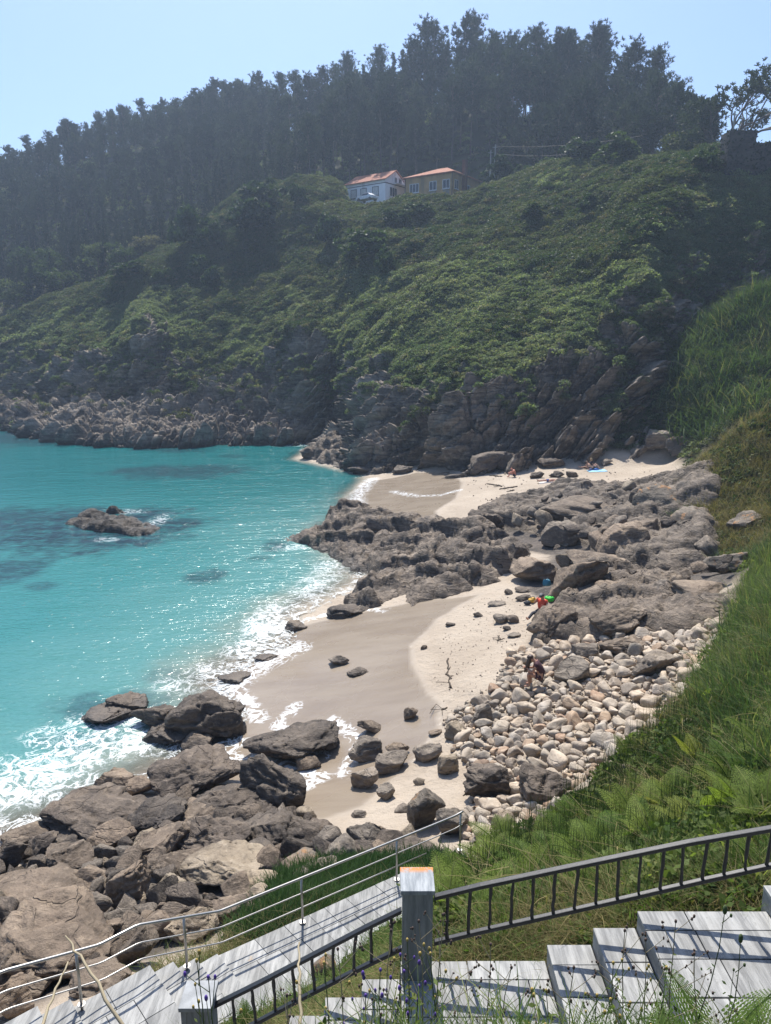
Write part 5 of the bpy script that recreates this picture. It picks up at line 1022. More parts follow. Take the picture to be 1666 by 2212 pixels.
t = NT('black_paint'); P = t.obj; n1 = t.noise(P, 30, 5, .7); c = t.mix(t.ss(n1, .6, .75), (.018, .019, .021), (.10, .085, .075)); M_black = t.done(t.prin(Base_Color=c, Roughness=t.math('ADD', .28, t.math('MULTIPLY', n1, .25)), Normal=t.bump(n1, .25, .005)))
t = NT('brushed_steel'); n1 = t.noise(t.obj, 40, 3); M_steel = t.done(t.prin(Base_Color=(.47, .45, .42), Metallic=1., Roughness=t.math('ADD', .36, t.math('MULTIPLY', n1, .15))))

o = thing('stone_staircase', 'flight of pale grey stone steps under the black railing, at lower right', 'stairs', (0, 0, 0))
rr = np.random.default_rng(12)
def slabs(b, x0, x1, y0, y1, z, cuts):
    """stone slabs laid with open joints on a block"""
    b.box(x0 + .01, x1 - .01, y0, y1 - .012, z - .5, z - .042)
    ysp = [y0] + list(cuts) + [y1]; g = .006
    for a, c_ in zip(ysp[:-1], ysp[1:]):
        xs = [x0]
        while x1 - xs[-1] > .85: xs.append(xs[-1] + .45 + .3 * rr.random())
        xs.append(x1)
        for p_, q_ in zip(xs[:-1], xs[1:]): b.box(p_ + g, q_ - g, a + g, c_ - g, z - .04, z + .003 * rr.normal())
for x0, x1, z in [(-3.2, -1.78, 5.4), (-1.78, -1.40, 5.6), (-1.40, -1.02, 5.83), (-1.02, -.64, 6.06), (-.64, -.25, 6.29), (-.25, .15, 6.52), (.15, 1.665, 6.75), (1.665, 2.13, 6.95), (2.13, 2.57, 7.15), (2.57, 3.9, 7.35), (3.9, 5.4, 7.55), (5.4, 7.0, 7.75)]:
    b = MB(); slabs(b, x0, x1, 4.95, 6.49 if x0 < 3 else 6.62, z, (5.42 + .05 * rr.normal(), 5.85 + .05 * rr.normal(), 6.2 + .04 * rr.normal()) if z != 7.15 else (5.6, 6.05)); b.build('step', M_slate, o, bevel=.004)

d2 = np.array([.757, .653, 0]); n2_ = np.array([.653, -.757, 0]); P2 = np.array([-2.92, 9.1, 0.])
def sn(s, n, z): return P2 + d2 * s + n2_ * n + np.array([0, 0, z])
b = MB()
for s0, s1, z0, z1 in [(-4.6, -1.95, 4.62, 4.62), (-1.95, -1.55, 4.46, 4.46), (-1.55, -.45, 4.3, 4.3), (-.45, -.1, 4.14, 4.14), (-.1, .25, 3.98, 3.98), (.25, .6, 3.84, 3.84), (.6, 2.3, 3.8, 3.56), (2.3, 4., 3.56, 3.33), (4., 4.7, 3.33, 3.24)]:
    nr = [-.2, .22, .62, 1.0, 1.35]; zz = lambda s: z0 + (z1 - z0) * (s - s0) / (s1 - s0)
    for a, c_ in zip(nr[:-1], nr[1:]):
        ss_ = [s0]
        while s1 - ss_[-1] > .75: ss_.append(ss_[-1] + .3 + .4 * rr.random())
        ss_.append(s1)
        for p_, q_ in zip(ss_[:-1], ss_[1:]):
            g = .004; j = .003 * rr.normal(); V = [sn(s, n, zz(s) + dz) for dz in (-.05, j) for n in (a + g, c_ - g) for s in (p_ + g, q_ - g)]
            b.add(V, [(0, 2, 3, 1)[::-1], (4, 5, 7, 6)[::-1], (0, 1, 5, 4)[::-1], (2, 6, 7, 3)[::-1], (0, 4, 6, 2)[::-1], (1, 3, 7, 5)[::-1]])
    V = [sn(s, n, (zz(s) - .053) if dz else zz(s) - .7) for dz in (0, 1) for n in (-.19, 1.34) for s in (s0 + .006, s1 - .006)]
    b.add(V, [(1, 3, 2, 0), (6, 7, 5, 4), (4, 5, 1, 0), (3, 7, 6, 2), (2, 6, 4, 0), (5, 7, 3, 1)])
tag(b.build('path', M_slate, None, bevel=.004), None, None, kind='structure')
def stone_post(x, y, zb, zt, lab, M_cap=M_cap):
    o = thing('stone_pillar', lab, 'pillar', (x, y, zb)); h = zt - zb
    bb = MB().box(-.145, .145, -.145, .145, -.4, h - .05); po = bb.build('post', M_post, o, bevel=.008)
    MB().box(-.15, -.1, -.152, -.148, 0, h - .06).box(.1, .15, -.152, -.148, 0, h - .06).build('edging', M_post, o)
    ca_ = MB().box(-.168, .168, -.172, .172, -.024, .024).build('cap', M_cap, o, bevel=.006); ca_.location = (0, 0, h - .024)
stone_post(.315, 6.38, 6.75, 7.82, 'square grey stone pillar with orange lichen on its pale cap, where the railing bends')
stone_post(-1.93, 6.36, 5.4, 6.46, 'lower square stone pillar at the bottom left end of the black railing', M_cap2)
def black_rail(lab, tops, bots, us_, y=6.42):
    o = thing('railing', lab, 'railing', at_y(*bots[0], y)); O = np.array(o.location)
    T = np.array([at_y(u, v, y) for u, v in tops]) - O; Bt = np.array([at_y(u, v, y) for u, v in bots]) - O
    def bar(nm, L, hw, hh):
        b = MB(); V = []
        for p_ in L: V += [p_ + (0, -hw, -hh), p_ + (0, hw, -hh), p_ + (0, hw, hh), p_ + (0, -hw, hh)]
        n = len(L); b.add(V, [(4 * i + k, 4 * i + (k + 1) % 4, 4 * i + 4 + (k + 1) % 4, 4 * i + 4 + k) for i in range(n - 1) for k in range(4)] + [(3, 2, 1, 0), (4 * n - 4, 4 * n - 3, 4 * n - 2, 4 * n - 1)]); return b.build(nm, M_black, o, bevel=.008)
    bar('top_rail', T, .032, .022); bar('bottom_rail', Bt, .026, .024)
    for i, u in enumerate(us_):
        x = np.array([at_y(u, np.interp(u, *zip(*sorted(bots))), y)])[0] - O; zt_ = np.interp(x[0], *zip(*sorted((p_[0], p_[2]) for p_ in T))); lean = .012 * rr.normal()
        b = MB(); k = 5; pts = [(x[0] + lean * q / k + .003 * rr.normal(), rr.normal() * .002, x[2] + .02 + (zt_ - .02 - x[2] - .02) * q / k) for q in range(k + 1)]; b.tube(pts, .0165 * (1 + .12 * rr.normal(size=k + 1)), 7, False); b.build('baluster', M_black, o, True)
black_rail('black railing rising to the right from the pillar with the lichened cap', [(938, 1938), (1037, 1914), (1286, 1862), (1490, 1820), (1666, 1790), (1800, 1766)], [(938, 2036), (1037, 2012), (1365, 1938), (1520, 1902), (1666, 1870), (1800, 1842)], [965 + 46 * i for i in range(18)])
black_rail('black railing descending to the left from the pillar with the lichened cap', [(868, 1966), (790, 2004), (660, 2072), (560, 2124), (455, 2176)], [(868, 2048), (790, 2086), (660, 2152), (560, 2206), (455, 2262)], [844, 803, 763, 721, 680, 638, 595, 552, 510])
# steel handrail along the lower path
o = thing('handrail', 'three-bar stainless steel handrail along the stone path above the boulders', 'railing', sn(-1.4, -.08, 4.3)); O = np.array(o.location)
prof = [(-4.6, 4.62), (-2.15, 4.62), (-1.35, 4.3), (-.6, 4.3), (.45, 3.84), (1.2, 3.72), (5.0, 3.2), (5.6, 3.02), (6.3, 2.75)]
prof = [(-4.6, 4.62), (-2.3, 4.62), (-1.15, 4.30), (-.62, 4.30), (.62, 3.82), (5.0, 3.2), (5.75, 3.1), (6.0, 3.1)]
PZ = lambda s: np.interp(s, *zip(*prof))
for hgt, rad, nm, s1 in ((.85, .021, 'rail', 6.0), (.56, .0115, 'rail', 6.0), (.29, .0115, 'rail', 5.0)):
    ss_ = [q for k_, (q0, q1) in enumerate(zip([p_[0] for p_ in prof if p_[0] < s1 - .05], [p_[0] for p_ in prof if p_[0] < s1 - .05][1:] + [s1])) for q in (q0 + .04, q0 + (q1 - q0) * .33, q0 + (q1 - q0) * .67, q1 - .04)]; MB().tube([sn(s, -.08, PZ(s) + hgt) - O for s in ss_], rad, 10).build(nm, M_steel, o, True)
for s in (-3.4, -1.45, .05, 2.1, 4.2, 5.9):
    po = MB().tube([sn(s, -.08, PZ(s) - .12) - O, sn(s, -.08, PZ(s) + .85) - O], .02, 10).build('post', M_steel, o, True)
    f = MB().tube([sn(s, -.08, PZ(s) + .004) - O, sn(s, -.08, PZ(s) + .016) - O], .05, 12).build('base_plate', M_steel, po)
p = sn(1.75, 1.0, 3.6)
V, F = rock_shape(5, 4, 7, .05, .03, (1, .8, .9), dmin=.6); o = link('stone_block', mesh_np('stone_block', V * (.2, .17, .2), F), M_R['o'], None, p + (0, 0, .12)); tag(o, 'squared lichened stone block standing on the stone path', 'stone')
for k, (u, v, w_, h_, lab) in enumerate([(345, 2196, 130, 64, 'orange brown lichened rock at the bottom edge, left of the lower pillar'), (290, 2215, 80, 40, 'rust coloured rock at the very bottom left of the lower pillar')]): place_rock(u, v, w_, h_, 'o', lab, seed=60 + k)

# ------------------------------------------------------------------ near vegetation
M_grass = leaf_mat('grass_blade', (.07, .12, .03), (.15, .205, .062), (.24, .26, .10), .5, .6); M_reed = leaf_mat('reed_blade', (.06, .11, .04), (.14, .185, .075), (.23, .22, .12), .5, .35)
M_hay = leaf_mat('dry_grass_blade', (.16, .135, .06), (.24, .20, .10), None, .35, .5); M_fern = leaf_mat('fern_leaf', (.09, .15, .03), (.19, .24, .055), (.27, .28, .07), .5, .8); M_stalk = leaf_mat('stalk', (.022, .045, .015), (.04, .065, .02), None, .15, .5)
M_weed = leaf_mat('weed_leaf', (.06, .105, .028), (.14, .18, .055), (.20, .22, .08), .5, .8); M_samph = leaf_mat('samphire_leaf', (.035, .078, .022), (.065, .115, .036), None, .3, .6)
g1 = [blades('grass_tuft', M_grass, 22, .62, .22, .014, .7, 1), blades('grass_tuft', M_grass, 22, .5, .25, .012, 1.1, 2)]
g2 = [blades('reed_tuft', M_reed, 14, 1.25, .3, .03, .55, 3), blades('reed_tuft', M_reed, 16, 1.0, .35, .028, .9, 4)]
g3 = [blades('stalk_tuft', M_stalk, 9, .95, .4, .011, .12, 5)]; g4 = [blades('hay_tuft', M_hay, 26, .34, .3, .008, 1.5, 6), blades('hay_tuft', M_grass, 20, .3, .3, .008, 1.4, 7)]
g5 = [clump_mesh('weed_tuft', M_weed, 70, .26, .085, .6, 8, .9), clump_mesh('weed_tuft', M_weed, 90, .3, .065, .4, 9, .8)]; g6 = [blades('samphire_tuft', M_samph, 34, .24, .22, .012, .6, 10), clump_mesh('samphire_tuft', M_samph, 60, .2, .06, .5, 11, .7)]
gsd = poly_sd(GV[:, :2], NEARVEG); GU, GVv = proj(GV); infr = (GU > -150) & (GU < 1830) & (GVv < 2500) & (GV[:, 1] > 2.2)
def veg(name, wgt, n, protos, s0, s1, lab, cat, seed, tilt=.15, pick=None, clearz=True):
    P = tri_sample(GV, GF, np.maximum(wgt, 0) * infr, n, seed); r = np.random.default_rng(seed)
    st = (P[:, 0] > -3.2) & (P[:, 0] < 7.2) & (P[:, 1] > 4.9) & (P[:, 1] < 6.55); q = P[:, :2] - P2[:2]; ps, pn = q @ d2[:2], q @ n2_[:2]; st |= (ps > -4.7) & (ps < 6.5) & (pn > -.22) & (pn < 1.4)
    P = P[~st]; n = len(P)
    scatter(name, P, np.c_[r.normal(size=n) * tilt, r.normal(size=n) * tilt, r.random(n) * 6.28], s0 + (s1 - s0) * r.random(n), protos, r.integers(0, len(protos), n) if pick is None else pick(P, r), lab, cat)
slope = sstep(.0, .5, gsd); upper = sstep(1500, 1580, GU + (GVv - 1600) * -.35) * (GVv < 1720)
patch = fbm(GV * .6, 3)
veg('tall_grass', slope * (1 - .75 * upper) * (.7 + patch), 2600, g1, .6, 1.1, 'tall green grass on the bank between the stone field and the black railing', 'grass', 1)
veg('reeds', slope * upper, 3400, g2, .6, 1.05, 'tall reeds at the right edge above the stone field', 'reeds', 2)
veg('horsetails', sstep(-.5, .3, gsd) * sstep(1650, 1450, GU) * sstep(1520, 1600, GVv) * sstep(8.2, 9.5, GV[:, 1]), 1500, g3, .6, 1.2, 'thin upright dark stalks along the lower edge of the grassy bank', 'stalks', 3, .06)
veg('bank_weeds', slope * (.6 + patch) * sstep(30, 12, GV[:, 1]), 15000, g5, .6, 1.6, 'leafy weeds and bramble on the bank behind the black railing', 'weeds', 4)
veg('bramble', slope * np.maximum(0, patch + .1) * (1 - .7 * upper), 420, [clump_mesh('bramble_clump', M_weed, 300, .5, .075, .7, 25, .8, .8), clump_mesh('bramble_clump', M_weed, 260, .55, .085, .6, 26, .7, .8)], .8, 1.5, 'bramble mounds rising out of the grassy bank', 'bramble', 20)
veg('dead_grass', slope * np.maximum(0, .1 - patch) * sstep(30, 14, GV[:, 1]), 350, g4[:1], 1., 2., 'dry straw coloured grass among the green of the bank', 'grass', 21)
strip_ = sstep(6.4, 6.6, GV[:, 1]) * sstep(7.6, 7.2, GV[:, 1]) * (GV[:, 0] > -2.5)
veg('dry_grass', strip_, 2200, g4, .6, 1.1, 'dry cut grass between the steps and the bank', 'grass', 5, .3)
bet = ((GV[:, 1] > 6.5) & (GV[:, 0] < .6) & (((GV[:, :2] - P2[:2]) @ n2_[:2]) > 1.3) & (GV[:, 0] > -3)) * 1.
veg('path_weeds', bet, 1500, g5 + g1[1:], .45, .9, 'weeds growing between the stone path and the descending black railing', 'weeds', 6)
near = ((GV[:, 1] < 4.9) & (GV[:, 1] > 2.4)) * sstep(-2.6, -1.2, GV[:, 0] + .3 * GV[:, 1] - .5)
veg('verge_weeds', near, 2600, g5 + g4[1:] + g1[1:], .4, .85, 'low weeds on the verge at the bottom of the view', 'weeds', 7)
SAM = SAMZ
sm = sstep(-.15, .3, poly_sd(GV[:, :2], SAM) + .3 * patch)
veg('samphire', sm, 9000, g6, 1.0, 1.7, 'dark green samphire patch between the boulders and the steel handrail', 'samphire', 8)
edge_ = ((((GV[:, :2] - P2[:2]) @ n2_[:2]) < -.2) & (((GV[:, :2] - P2[:2]) @ n2_[:2]) > -.9) & (((GV[:, :2] - P2[:2]) @ d2[:2]) > -.2) & (((GV[:, :2] - P2[:2]) @ d2[:2]) < 5.8)) * 1.
veg('path_edge_grass', edge_, 1000, g4, .6, 1.0, 'dry and green grass along the outer edge of the stone path', 'grass', 9, .3)
rs = sstep(.2, 1.5, poly_sd(GV[:, :2], REED))
M_reedf = leaf_mat('far_reed', (.04, .075, .03), (.085, .125, .052), (.15, .15, .08), .42, .3)
g7 = [blades('reed_tuft', M_reedf, 26, 1.9, 1.2, .10, .9, 13), blades('reed_tuft', M_reedf, 22, 1.5, 1.3, .09, 1.4, 14), pc[2], pc[1]]
rn7 = fbm(GV * .22, 3)
veg('reed_bed', rs * np.maximum(.12, .6 + 1.5 * rn7), 5200, g7, .6, 1.25, 'reed bed covering the steep slope right of the far beach', 'reeds', 10, .3, pick=lambda P, r: np.where(P[:, 2] > 14 + 3 * r.random(len(P)), r.choice([2, 3], len(P)), r.choice(4, len(P), p=[.46, .36, .1, .08])))
veg('gully_scrub', sstep(2.8, 3.6, GV[:, 2]) * (GV[:, 1] > 57) * (GV[:, 0] > 14) * (poly_sd(GV[:, :2], REED) < .8), 1800, [pc[2], pc[3], pc[0]], .6, 1.2, 'scrub filling the gully between the dark cliff and the reed slope', 'scrub', 19)
M_heath = leaf_mat('heath_leaf', (.04, .075, .026), (.085, .12, .045), (.13, .14, .06), .28, .35)
g8 = [clump_mesh('heath_tuft', M_heath, 80, .42, .17, .5, 15), clump_mesh('heath_tuft', M_heath, 80, .5, .2, .5, 16), blades('heath_grass', M_hay, 24, .7, .5, .02, 1., 17)]
sb = sstep(-.3, .8, poly_sd(GV[:, :2], SCRUB)) * (.45 + 1.6 * np.maximum(0, patch + .15))
veg('heath', sb, 5200, g8, .6, 1.25, 'brownish heath covering the bank above the rock mass at right', 'heath', 11, pick=lambda P, r: r.choice(3, len(P), p=[.5, .44, .06]))
g9 = [blades('verge_grass', M_reed, 20, .9, .5, .03, 1., 18)]
veg('cove_grass', sstep(.5, 2, poly_sd(GV[:, :2], REED) * 0 + 1.2 - np.abs(poly_sd(GV[:, :2], SCRUB) + .6)) * (GU > 1450) * (GVv > 1100) * (GVv < 1340), 900, g9 + g4, .6, 1.1, 'grass fringe below the scrub bank', 'grass', 12, .3)

# bracken ferns on the bank, one plant each
def frond(L, n, seed, droop):
    r = np.random.default_rng(seed); V = []; s = np.linspace(0, 1, n + 1)
    cx = s * L * (1 - .12 * s); cz = L * (.95 * s - droop * s * s); C_ = np.c_[cx * .75, 0 * s, cz * .8]
    for i in range(3, n):
        t_ = s[i]; w_ = L * .34 * (1 - t_) ** .8 * min(1, (t_ - .1) * 4.5); tn = C_[i + 1] - C_[i - 1]; tn /= np.linalg.norm(tn)
        for sg in (-1, 1):
            ax = np.array([tn[0] * .45, sg * 1., tn[2] * .45 - .18]); ax /= np.linalg.norm(ax); up = np.cross(ax, tn) * sg; lat = np.cross(up, ax); lat /= np.linalg.norm(lat) + 1e-9; m = 7
            for j in range(m):
                q = C_[i] + ax * w_ * (j + .4) / m; ll = w_ * .16 * (1 - j / m * .75) + .004
                for s2 in (-1, 1):
                    dv = lat * s2 * .9 + ax * .35; e = q + dv * ll; wd = ax * w_ / m * .42; V += [q - wd, q + wd, e + wd * .5, e - wd * .5]
    return np.array(V), C_
def fern_mesh(seed, nf):
    r = np.random.default_rng(seed); Vs = []; mb = MB()
    for k in range(nf):
        V, C_ = frond(.75 + .3 * r.random(), 19, seed * 9 + k, .35 + .35 * r.random()); M = rotm(r.normal() * .15, .12 * r.normal() - .1, 6.28 * k / nf + r.normal() * .3); Vs.append(V @ M.T); mb.tube(C_ @ M.T, .006, 4, False)
    V = np.concatenate(Vs); me = mesh_np('frond', V, np.arange(len(V)).reshape(-1, 4), False); me.materials.append(M_fern); st = mb.mesh('stem'); st.materials.append(M_weed); return me, st
FERN = [fern_mesh(1, 6), fern_mesh(2, 5), fern_mesh(3, 7)]
LF = 'yellow green bracken fern growing on the bank behind the black railing'; GF_ = 'bracken ferns on the bank'
fr_root = []
def fern(p, k, s, lab, grp):
    if len(fr_root) < 3 and not any(a == k for a, _ in fr_root):
        o = thing('fern', lab, 'fern', p, random.random() * 6.28, grp); o.scale = (s,) * 3; link('frond', FERN[k][0], None, o); link('stem', FERN[k][1], None, o); fr_root.append((k, o)); return o
    o = dup(dict(fr_root)[k], p, random.random() * 6.28, s, lab, grp); o.rotation_euler = (random.gauss(0, .2), random.gauss(0, .2), random.random() * 6.28); return o
r = np.random.default_rng(31); nfern = 0; fpts = []
for u, v in [(1030, 1925), (1085, 1885), (1130, 1905), (1180, 1840), (1240, 1800), (1290, 1830), (1330, 1780), (1390, 1800), (1440, 1760), (1480, 1745), (1530, 1720), (1580, 1730), (1630, 1700), (1590, 1680), (1100, 1840), (1160, 1880), (1230, 1870), (1350, 1850), (1420, 1840), (1500, 1800), (1560, 1790), (1610, 1770), (990, 1960), (1060, 1960), (1000, 2000), (1450, 1690), (1520, 1660), (1280, 1890), (1650, 1640), (1400, 1730), (1110, 1950), (1180, 1920), (960, 2010), (1340, 1820)]:
    p, _ = hit(u + r.normal() * 8, v + 25); fern(p + (0, 0, .2), int(r.integers(0, 3)), (.85 + .65 * r.random()), LF, GF_)
for _ in range(44):
    q_ = np.array([1 + 7 * r.random(), 7.3 + 9 * r.random() ** 1.2])
    if poly_sd(q_[None], NEARVEG)[0] > .3: fern(np.array([*q_, float(ground(*q_)[0]) + .15]), int(r.integers(0, 3)), .55 + .6 * r.random(), LF, GF_)
fern(np.array([-1.75, 7.6, 4.5]), 0, .6, 'bracken fern beside the stone path, left of the descending railing', None)
for x, y, s, lab in [(2.35, 4.2, .95, 'fern close to the viewer in the bottom right corner'), (1.95, 4.1, .7, 'fern at the bottom edge, left of the corner fern')]: fern(np.array([x, y, float(ground(x, y)[0]) + .25]), 1, s, lab, None)
# weeds that rise into view close to the camera
M_dry = plain_mat('dry_stalk', (.30, .25, .16), .8); M_seed = plain_mat('brown_seed', (.10, .065, .05), .8); M_purple = plain_mat('purple_petal', (.14, .07, .34), .6); M_yb = plain_mat('yellow_bud', (.42, .30, .08), .7); M_stemg = plain_mat('green_stem', (.07, .10, .03), .7)
def weed(u, v, y, kind, lab, seed, grp=None):
    r = np.random.default_rng(seed); top = at_y(u, v, y); bx = top[0] + r.normal() * .06; by = y + r.normal() * .05; bz = float(ground(bx, by)[0]) - .03; h = max(.25, top[2] - bz)
    o = thing('weed', lab, 'weed', (bx, by, bz), 0, grp); T = np.array([top[0] - bx, y - by, h]); st = MB(); heads = []; lf = []
    q = np.linspace(0, 1, 7)[:, None]; C_ = q * T + np.c_[np.sin(q * 5 + r.random() * 6) * .025, np.cos(q * 4) * .02, 0 * q] * q * (1 - q) * 4; st.tube(C_, np.linspace(.006, .0025, 7) * (1.5 if kind == 'stick' else 1), 5, False)
    if kind == 'stick': pass
    else:
        nb = {'seed': 7, 'purple': 5, 'leafy': 6, 'bud': 2}[kind]
        for i in range(nb):
            f = .35 + .6 * (i + r.random()) / nb; p0 = T * f; az = r.random() * 6.28; L = h * .32 * (1.15 - f) + .04; e = p0 + np.array([math.cos(az) * L * .8, math.sin(az) * L * .5, L * .8]); st.tube([p0, (p0 + e) / 2 + (0, 0, -.02 * L), e], [.003, .0025, .0018], 4, False)
            for k in range(1 if kind != 'seed' else 3):
                c_ = e + r.normal(size=3) * .015 * (k > 0); s = (.0045 if kind == 'seed' else .007) + .004 * r.random()
                heads.append((c_, (s, s, s * (1.5 if kind != 'purple' else 1.9))))
        heads.append((T, (.009, .009, .013)))
        if kind == 'bud': heads.append((T + (0, 0, .01), (.016, .016, .035)))
        nl = {'leafy': 70, 'purple': 46, 'seed': 26, 'bud': 16}[kind]
        for i in range(nl):
            c_ = T * (.05 + .75 * r.random()) + r.normal(size=3) * .03; ax = r.normal(size=3) * (1, 1, .5); ax /= np.linalg.norm(ax); sd = np.cross(ax, r.normal(size=3)); sd /= np.linalg.norm(sd); L = (.05 if kind == 'leafy' else .035) * (.6 + .8 * r.random()); lf += [c_, c_ + ax * L * .5 + sd * L * .22, c_ + ax * L, c_ + ax * L * .5 - sd * L * .22]
    st.build('stem', M_dry if kind in ('stick', 'seed') else M_stemg, o, True)
    for c_, s in heads: MB().ell(c_, s, None, 6, 5).build('seed_head' if kind == 'seed' else 'flower_head', {'seed': M_seed, 'purple': M_purple, 'leafy': M_yb, 'bud': M_stemg}[kind], o, True)
    if lf: link('foliage', mesh_np('foliage', np.array(lf), np.arange(len(lf)).reshape(-1, 4), False), M_weed, o)
def lean_stick(pts, y, lab):
    A = np.array([at_y(u, v, yy_) for (u, v), yy_ in zip(pts, np.linspace(y - .3, y + .3, len(pts)))]); o = MB().tube(np.c_[[np.interp(np.linspace(0, 1, 12), np.linspace(0, 1, len(A)), A[:, k]) for k in range(3)]].T + np.random.default_rng(int(pts[0][0])).normal(size=(12, 3)) * .006, np.linspace(.011, .005, 12), 6).build('dry_stalk', M_dry, None, True); tag(o, lab, 'stalk')
lean_stick([(290, 2260), (215, 2130), (168, 2062), (142, 2022)], 3.4, 'pale dry stalk leaning left across the steel handrail at lower left')
lean_stick([(75, 2260), (110, 2165), (146, 2078)], 3.4, 'thin dry stalk leaning right at lower left, beside the longer leaning one')
lean_stick([(652, 2230), (649, 2110), (647, 2036)], 3.6, 'straight pale stalk before the descending black railing')
W_ = [(865, 2062, 3.7, 'purple', 'purple flowered weed before the pillar, tallest of its clump'), (873, 2098, 3.6, 'purple', 'purple flowered weed with low blooms right of the pillar foot'), (822, 2095, 3.5, 'purple', 'purple flowered weed just left of the pillar'), (790, 2150, 3.4, 'purple', 'short purple flowered weed at the bottom edge left of the pillar'), (905, 2130, 3.4, 'purple', 'purple flowered weed at the bottom edge below the pillar'),
      (905, 1990, 3.8, 'seed', 'tall brown headed weed crossing the pillar front'), (960, 1975, 3.9, 'seed', 'tall brown headed weed just right of the pillar'), (880, 2030, 3.7, 'leafy', 'leafy weed with yellow buds before the pillar'), (930, 2060, 3.6, 'leafy', 'leafy weed at the right side of the pillar foot'), (845, 2010, 3.8, 'seed', 'brown headed weed before the railing end left of the pillar'), (700, 2080, 3.5, 'leafy', 'leafy weed below the descending railing'), (730, 2050, 3.6, 'seed', 'wiry seeded weed against the descending railing'),
      (425, 2075, 3.3, 'leafy', 'branching leafy weed in front of the lower pillar'), (450, 2110, 3.2, 'purple', 'small purple weed in front of the lower pillar'), (620, 2150, 3.3, 'seed', 'seeded weed at the bottom edge, middle left'),
      (1060, 2040, 3.8, 'seed', 'thin seeded weed on the left of the wide landing'), (1105, 2090, 3.6, 'seed', 'seeded weed in the middle of the wide landing'), (1240, 2090, 3.6, 'seed', 'seeded weed before the second riser'), (1350, 2010, 3.9, 'seed', 'tall dark seeded weed in front of the stairs'), (1395, 2030, 3.8, 'seed', 'tall seeded weed right of the dark one before the stairs'), (1460, 1990, 3.9, 'seed', 'tallest seeded weed on the right of the stairs'), (1325, 2080, 3.6, 'leafy', 'leafy weed at the foot of the tall seeded weeds'), (1440, 2090, 3.7, 'leafy', 'leafy weed left of the corner fern'),
      (1290, 2150, 3.4, 'leafy', 'low leafy weed at the bottom edge below the stairs'), (1566, 1968, 4.0, 'bud', 'green stalk with a single upright bud at right'), (1600, 2030, 4.1, 'bud', 'budded green stalk nearest the right edge'), (1500, 2060, 3.9, 'seed', 'seeded weed between the bud stalk and the tall weeds'), (1180, 2140, 3.5, 'leafy', 'leafy weed with a broad leaf under the landing')]
for k, (u, v, y, kd, lab) in enumerate(W_): weed(u, v, y, kd, lab, 300 + k)
# ------------------------------------------------------------------ people and their things
def skin_obj(name, chains, mat, parent=None, sub=1, root=0):
    """chains: list of [(x,y,z,r) ...]; coincident points are shared, first point of the first chain is the root"""
    idx = {}; V = []; Rr = []; E = []
    for ch in chains:
        prev = None
        for x, y, z, rd in ch:
            k = (round(x, 4), round(y, 4), round(z, 4))
            if k not in idx: idx[k] = len(V); V.append((x, y, z)); Rr.append(rd)
            if prev is not None and prev != idx[k]: E.append((prev, idx[k]))
            prev = idx[k]
    me = bpy.data.meshes.new(name); me.from_pydata(V, E, []); o = link(name, me, mat, parent)
    m = o.modifiers.new('skin', 'SKIN'); m.use_smooth_shade = True
    if not me.skin_vertices: 
        bm = bmesh.new(); bm.from_mesh(me); bm.verts.layers.skin.verify(); bm.to_mesh(me); bm.free()
    for i, sv in enumerate(me.skin_vertices[0].data): sv.radius = (Rr[i], Rr[i]); sv.use_root = i == root
    s = o.modifiers.new('subdivision', 'SUBSURF'); s.levels = sub; s.render_levels = sub; return o
def L3(a, b, f): return tuple(a[i] + (b[i] - a[i]) * f for i in range(3))
def hand(w, d, up):
    """palm, four bent fingers of different length and a thumb from the side of the palm"""
    w, d, up = Vector(w), Vector(d).normalized(), Vector(up); sd = d.cross(up).normalized(); nrm_ = sd.cross(d).normalized(); palm = w + d * .055; ch = [[(*w, .024), (*palm, .032)]]
    for k, ln in enumerate((.062, .075, .07, .055)):
        b = palm + d * .03 + sd * (k - 1.5) * .02; m_ = b + d * ln * .5 - nrm_ * .008; e = m_ + d * ln * .38 - nrm_ * ln * .3; ch.append([(*palm, .032), (*b, .0105), (*m_, .0095), (*e, .0075)])
    tb = w + d * .03 - sd * .03; te = tb + d * .035 - sd * .03; ch.append([(*(w + d * .02), .024), (*tb, .012), (*te, .0085)]); return ch
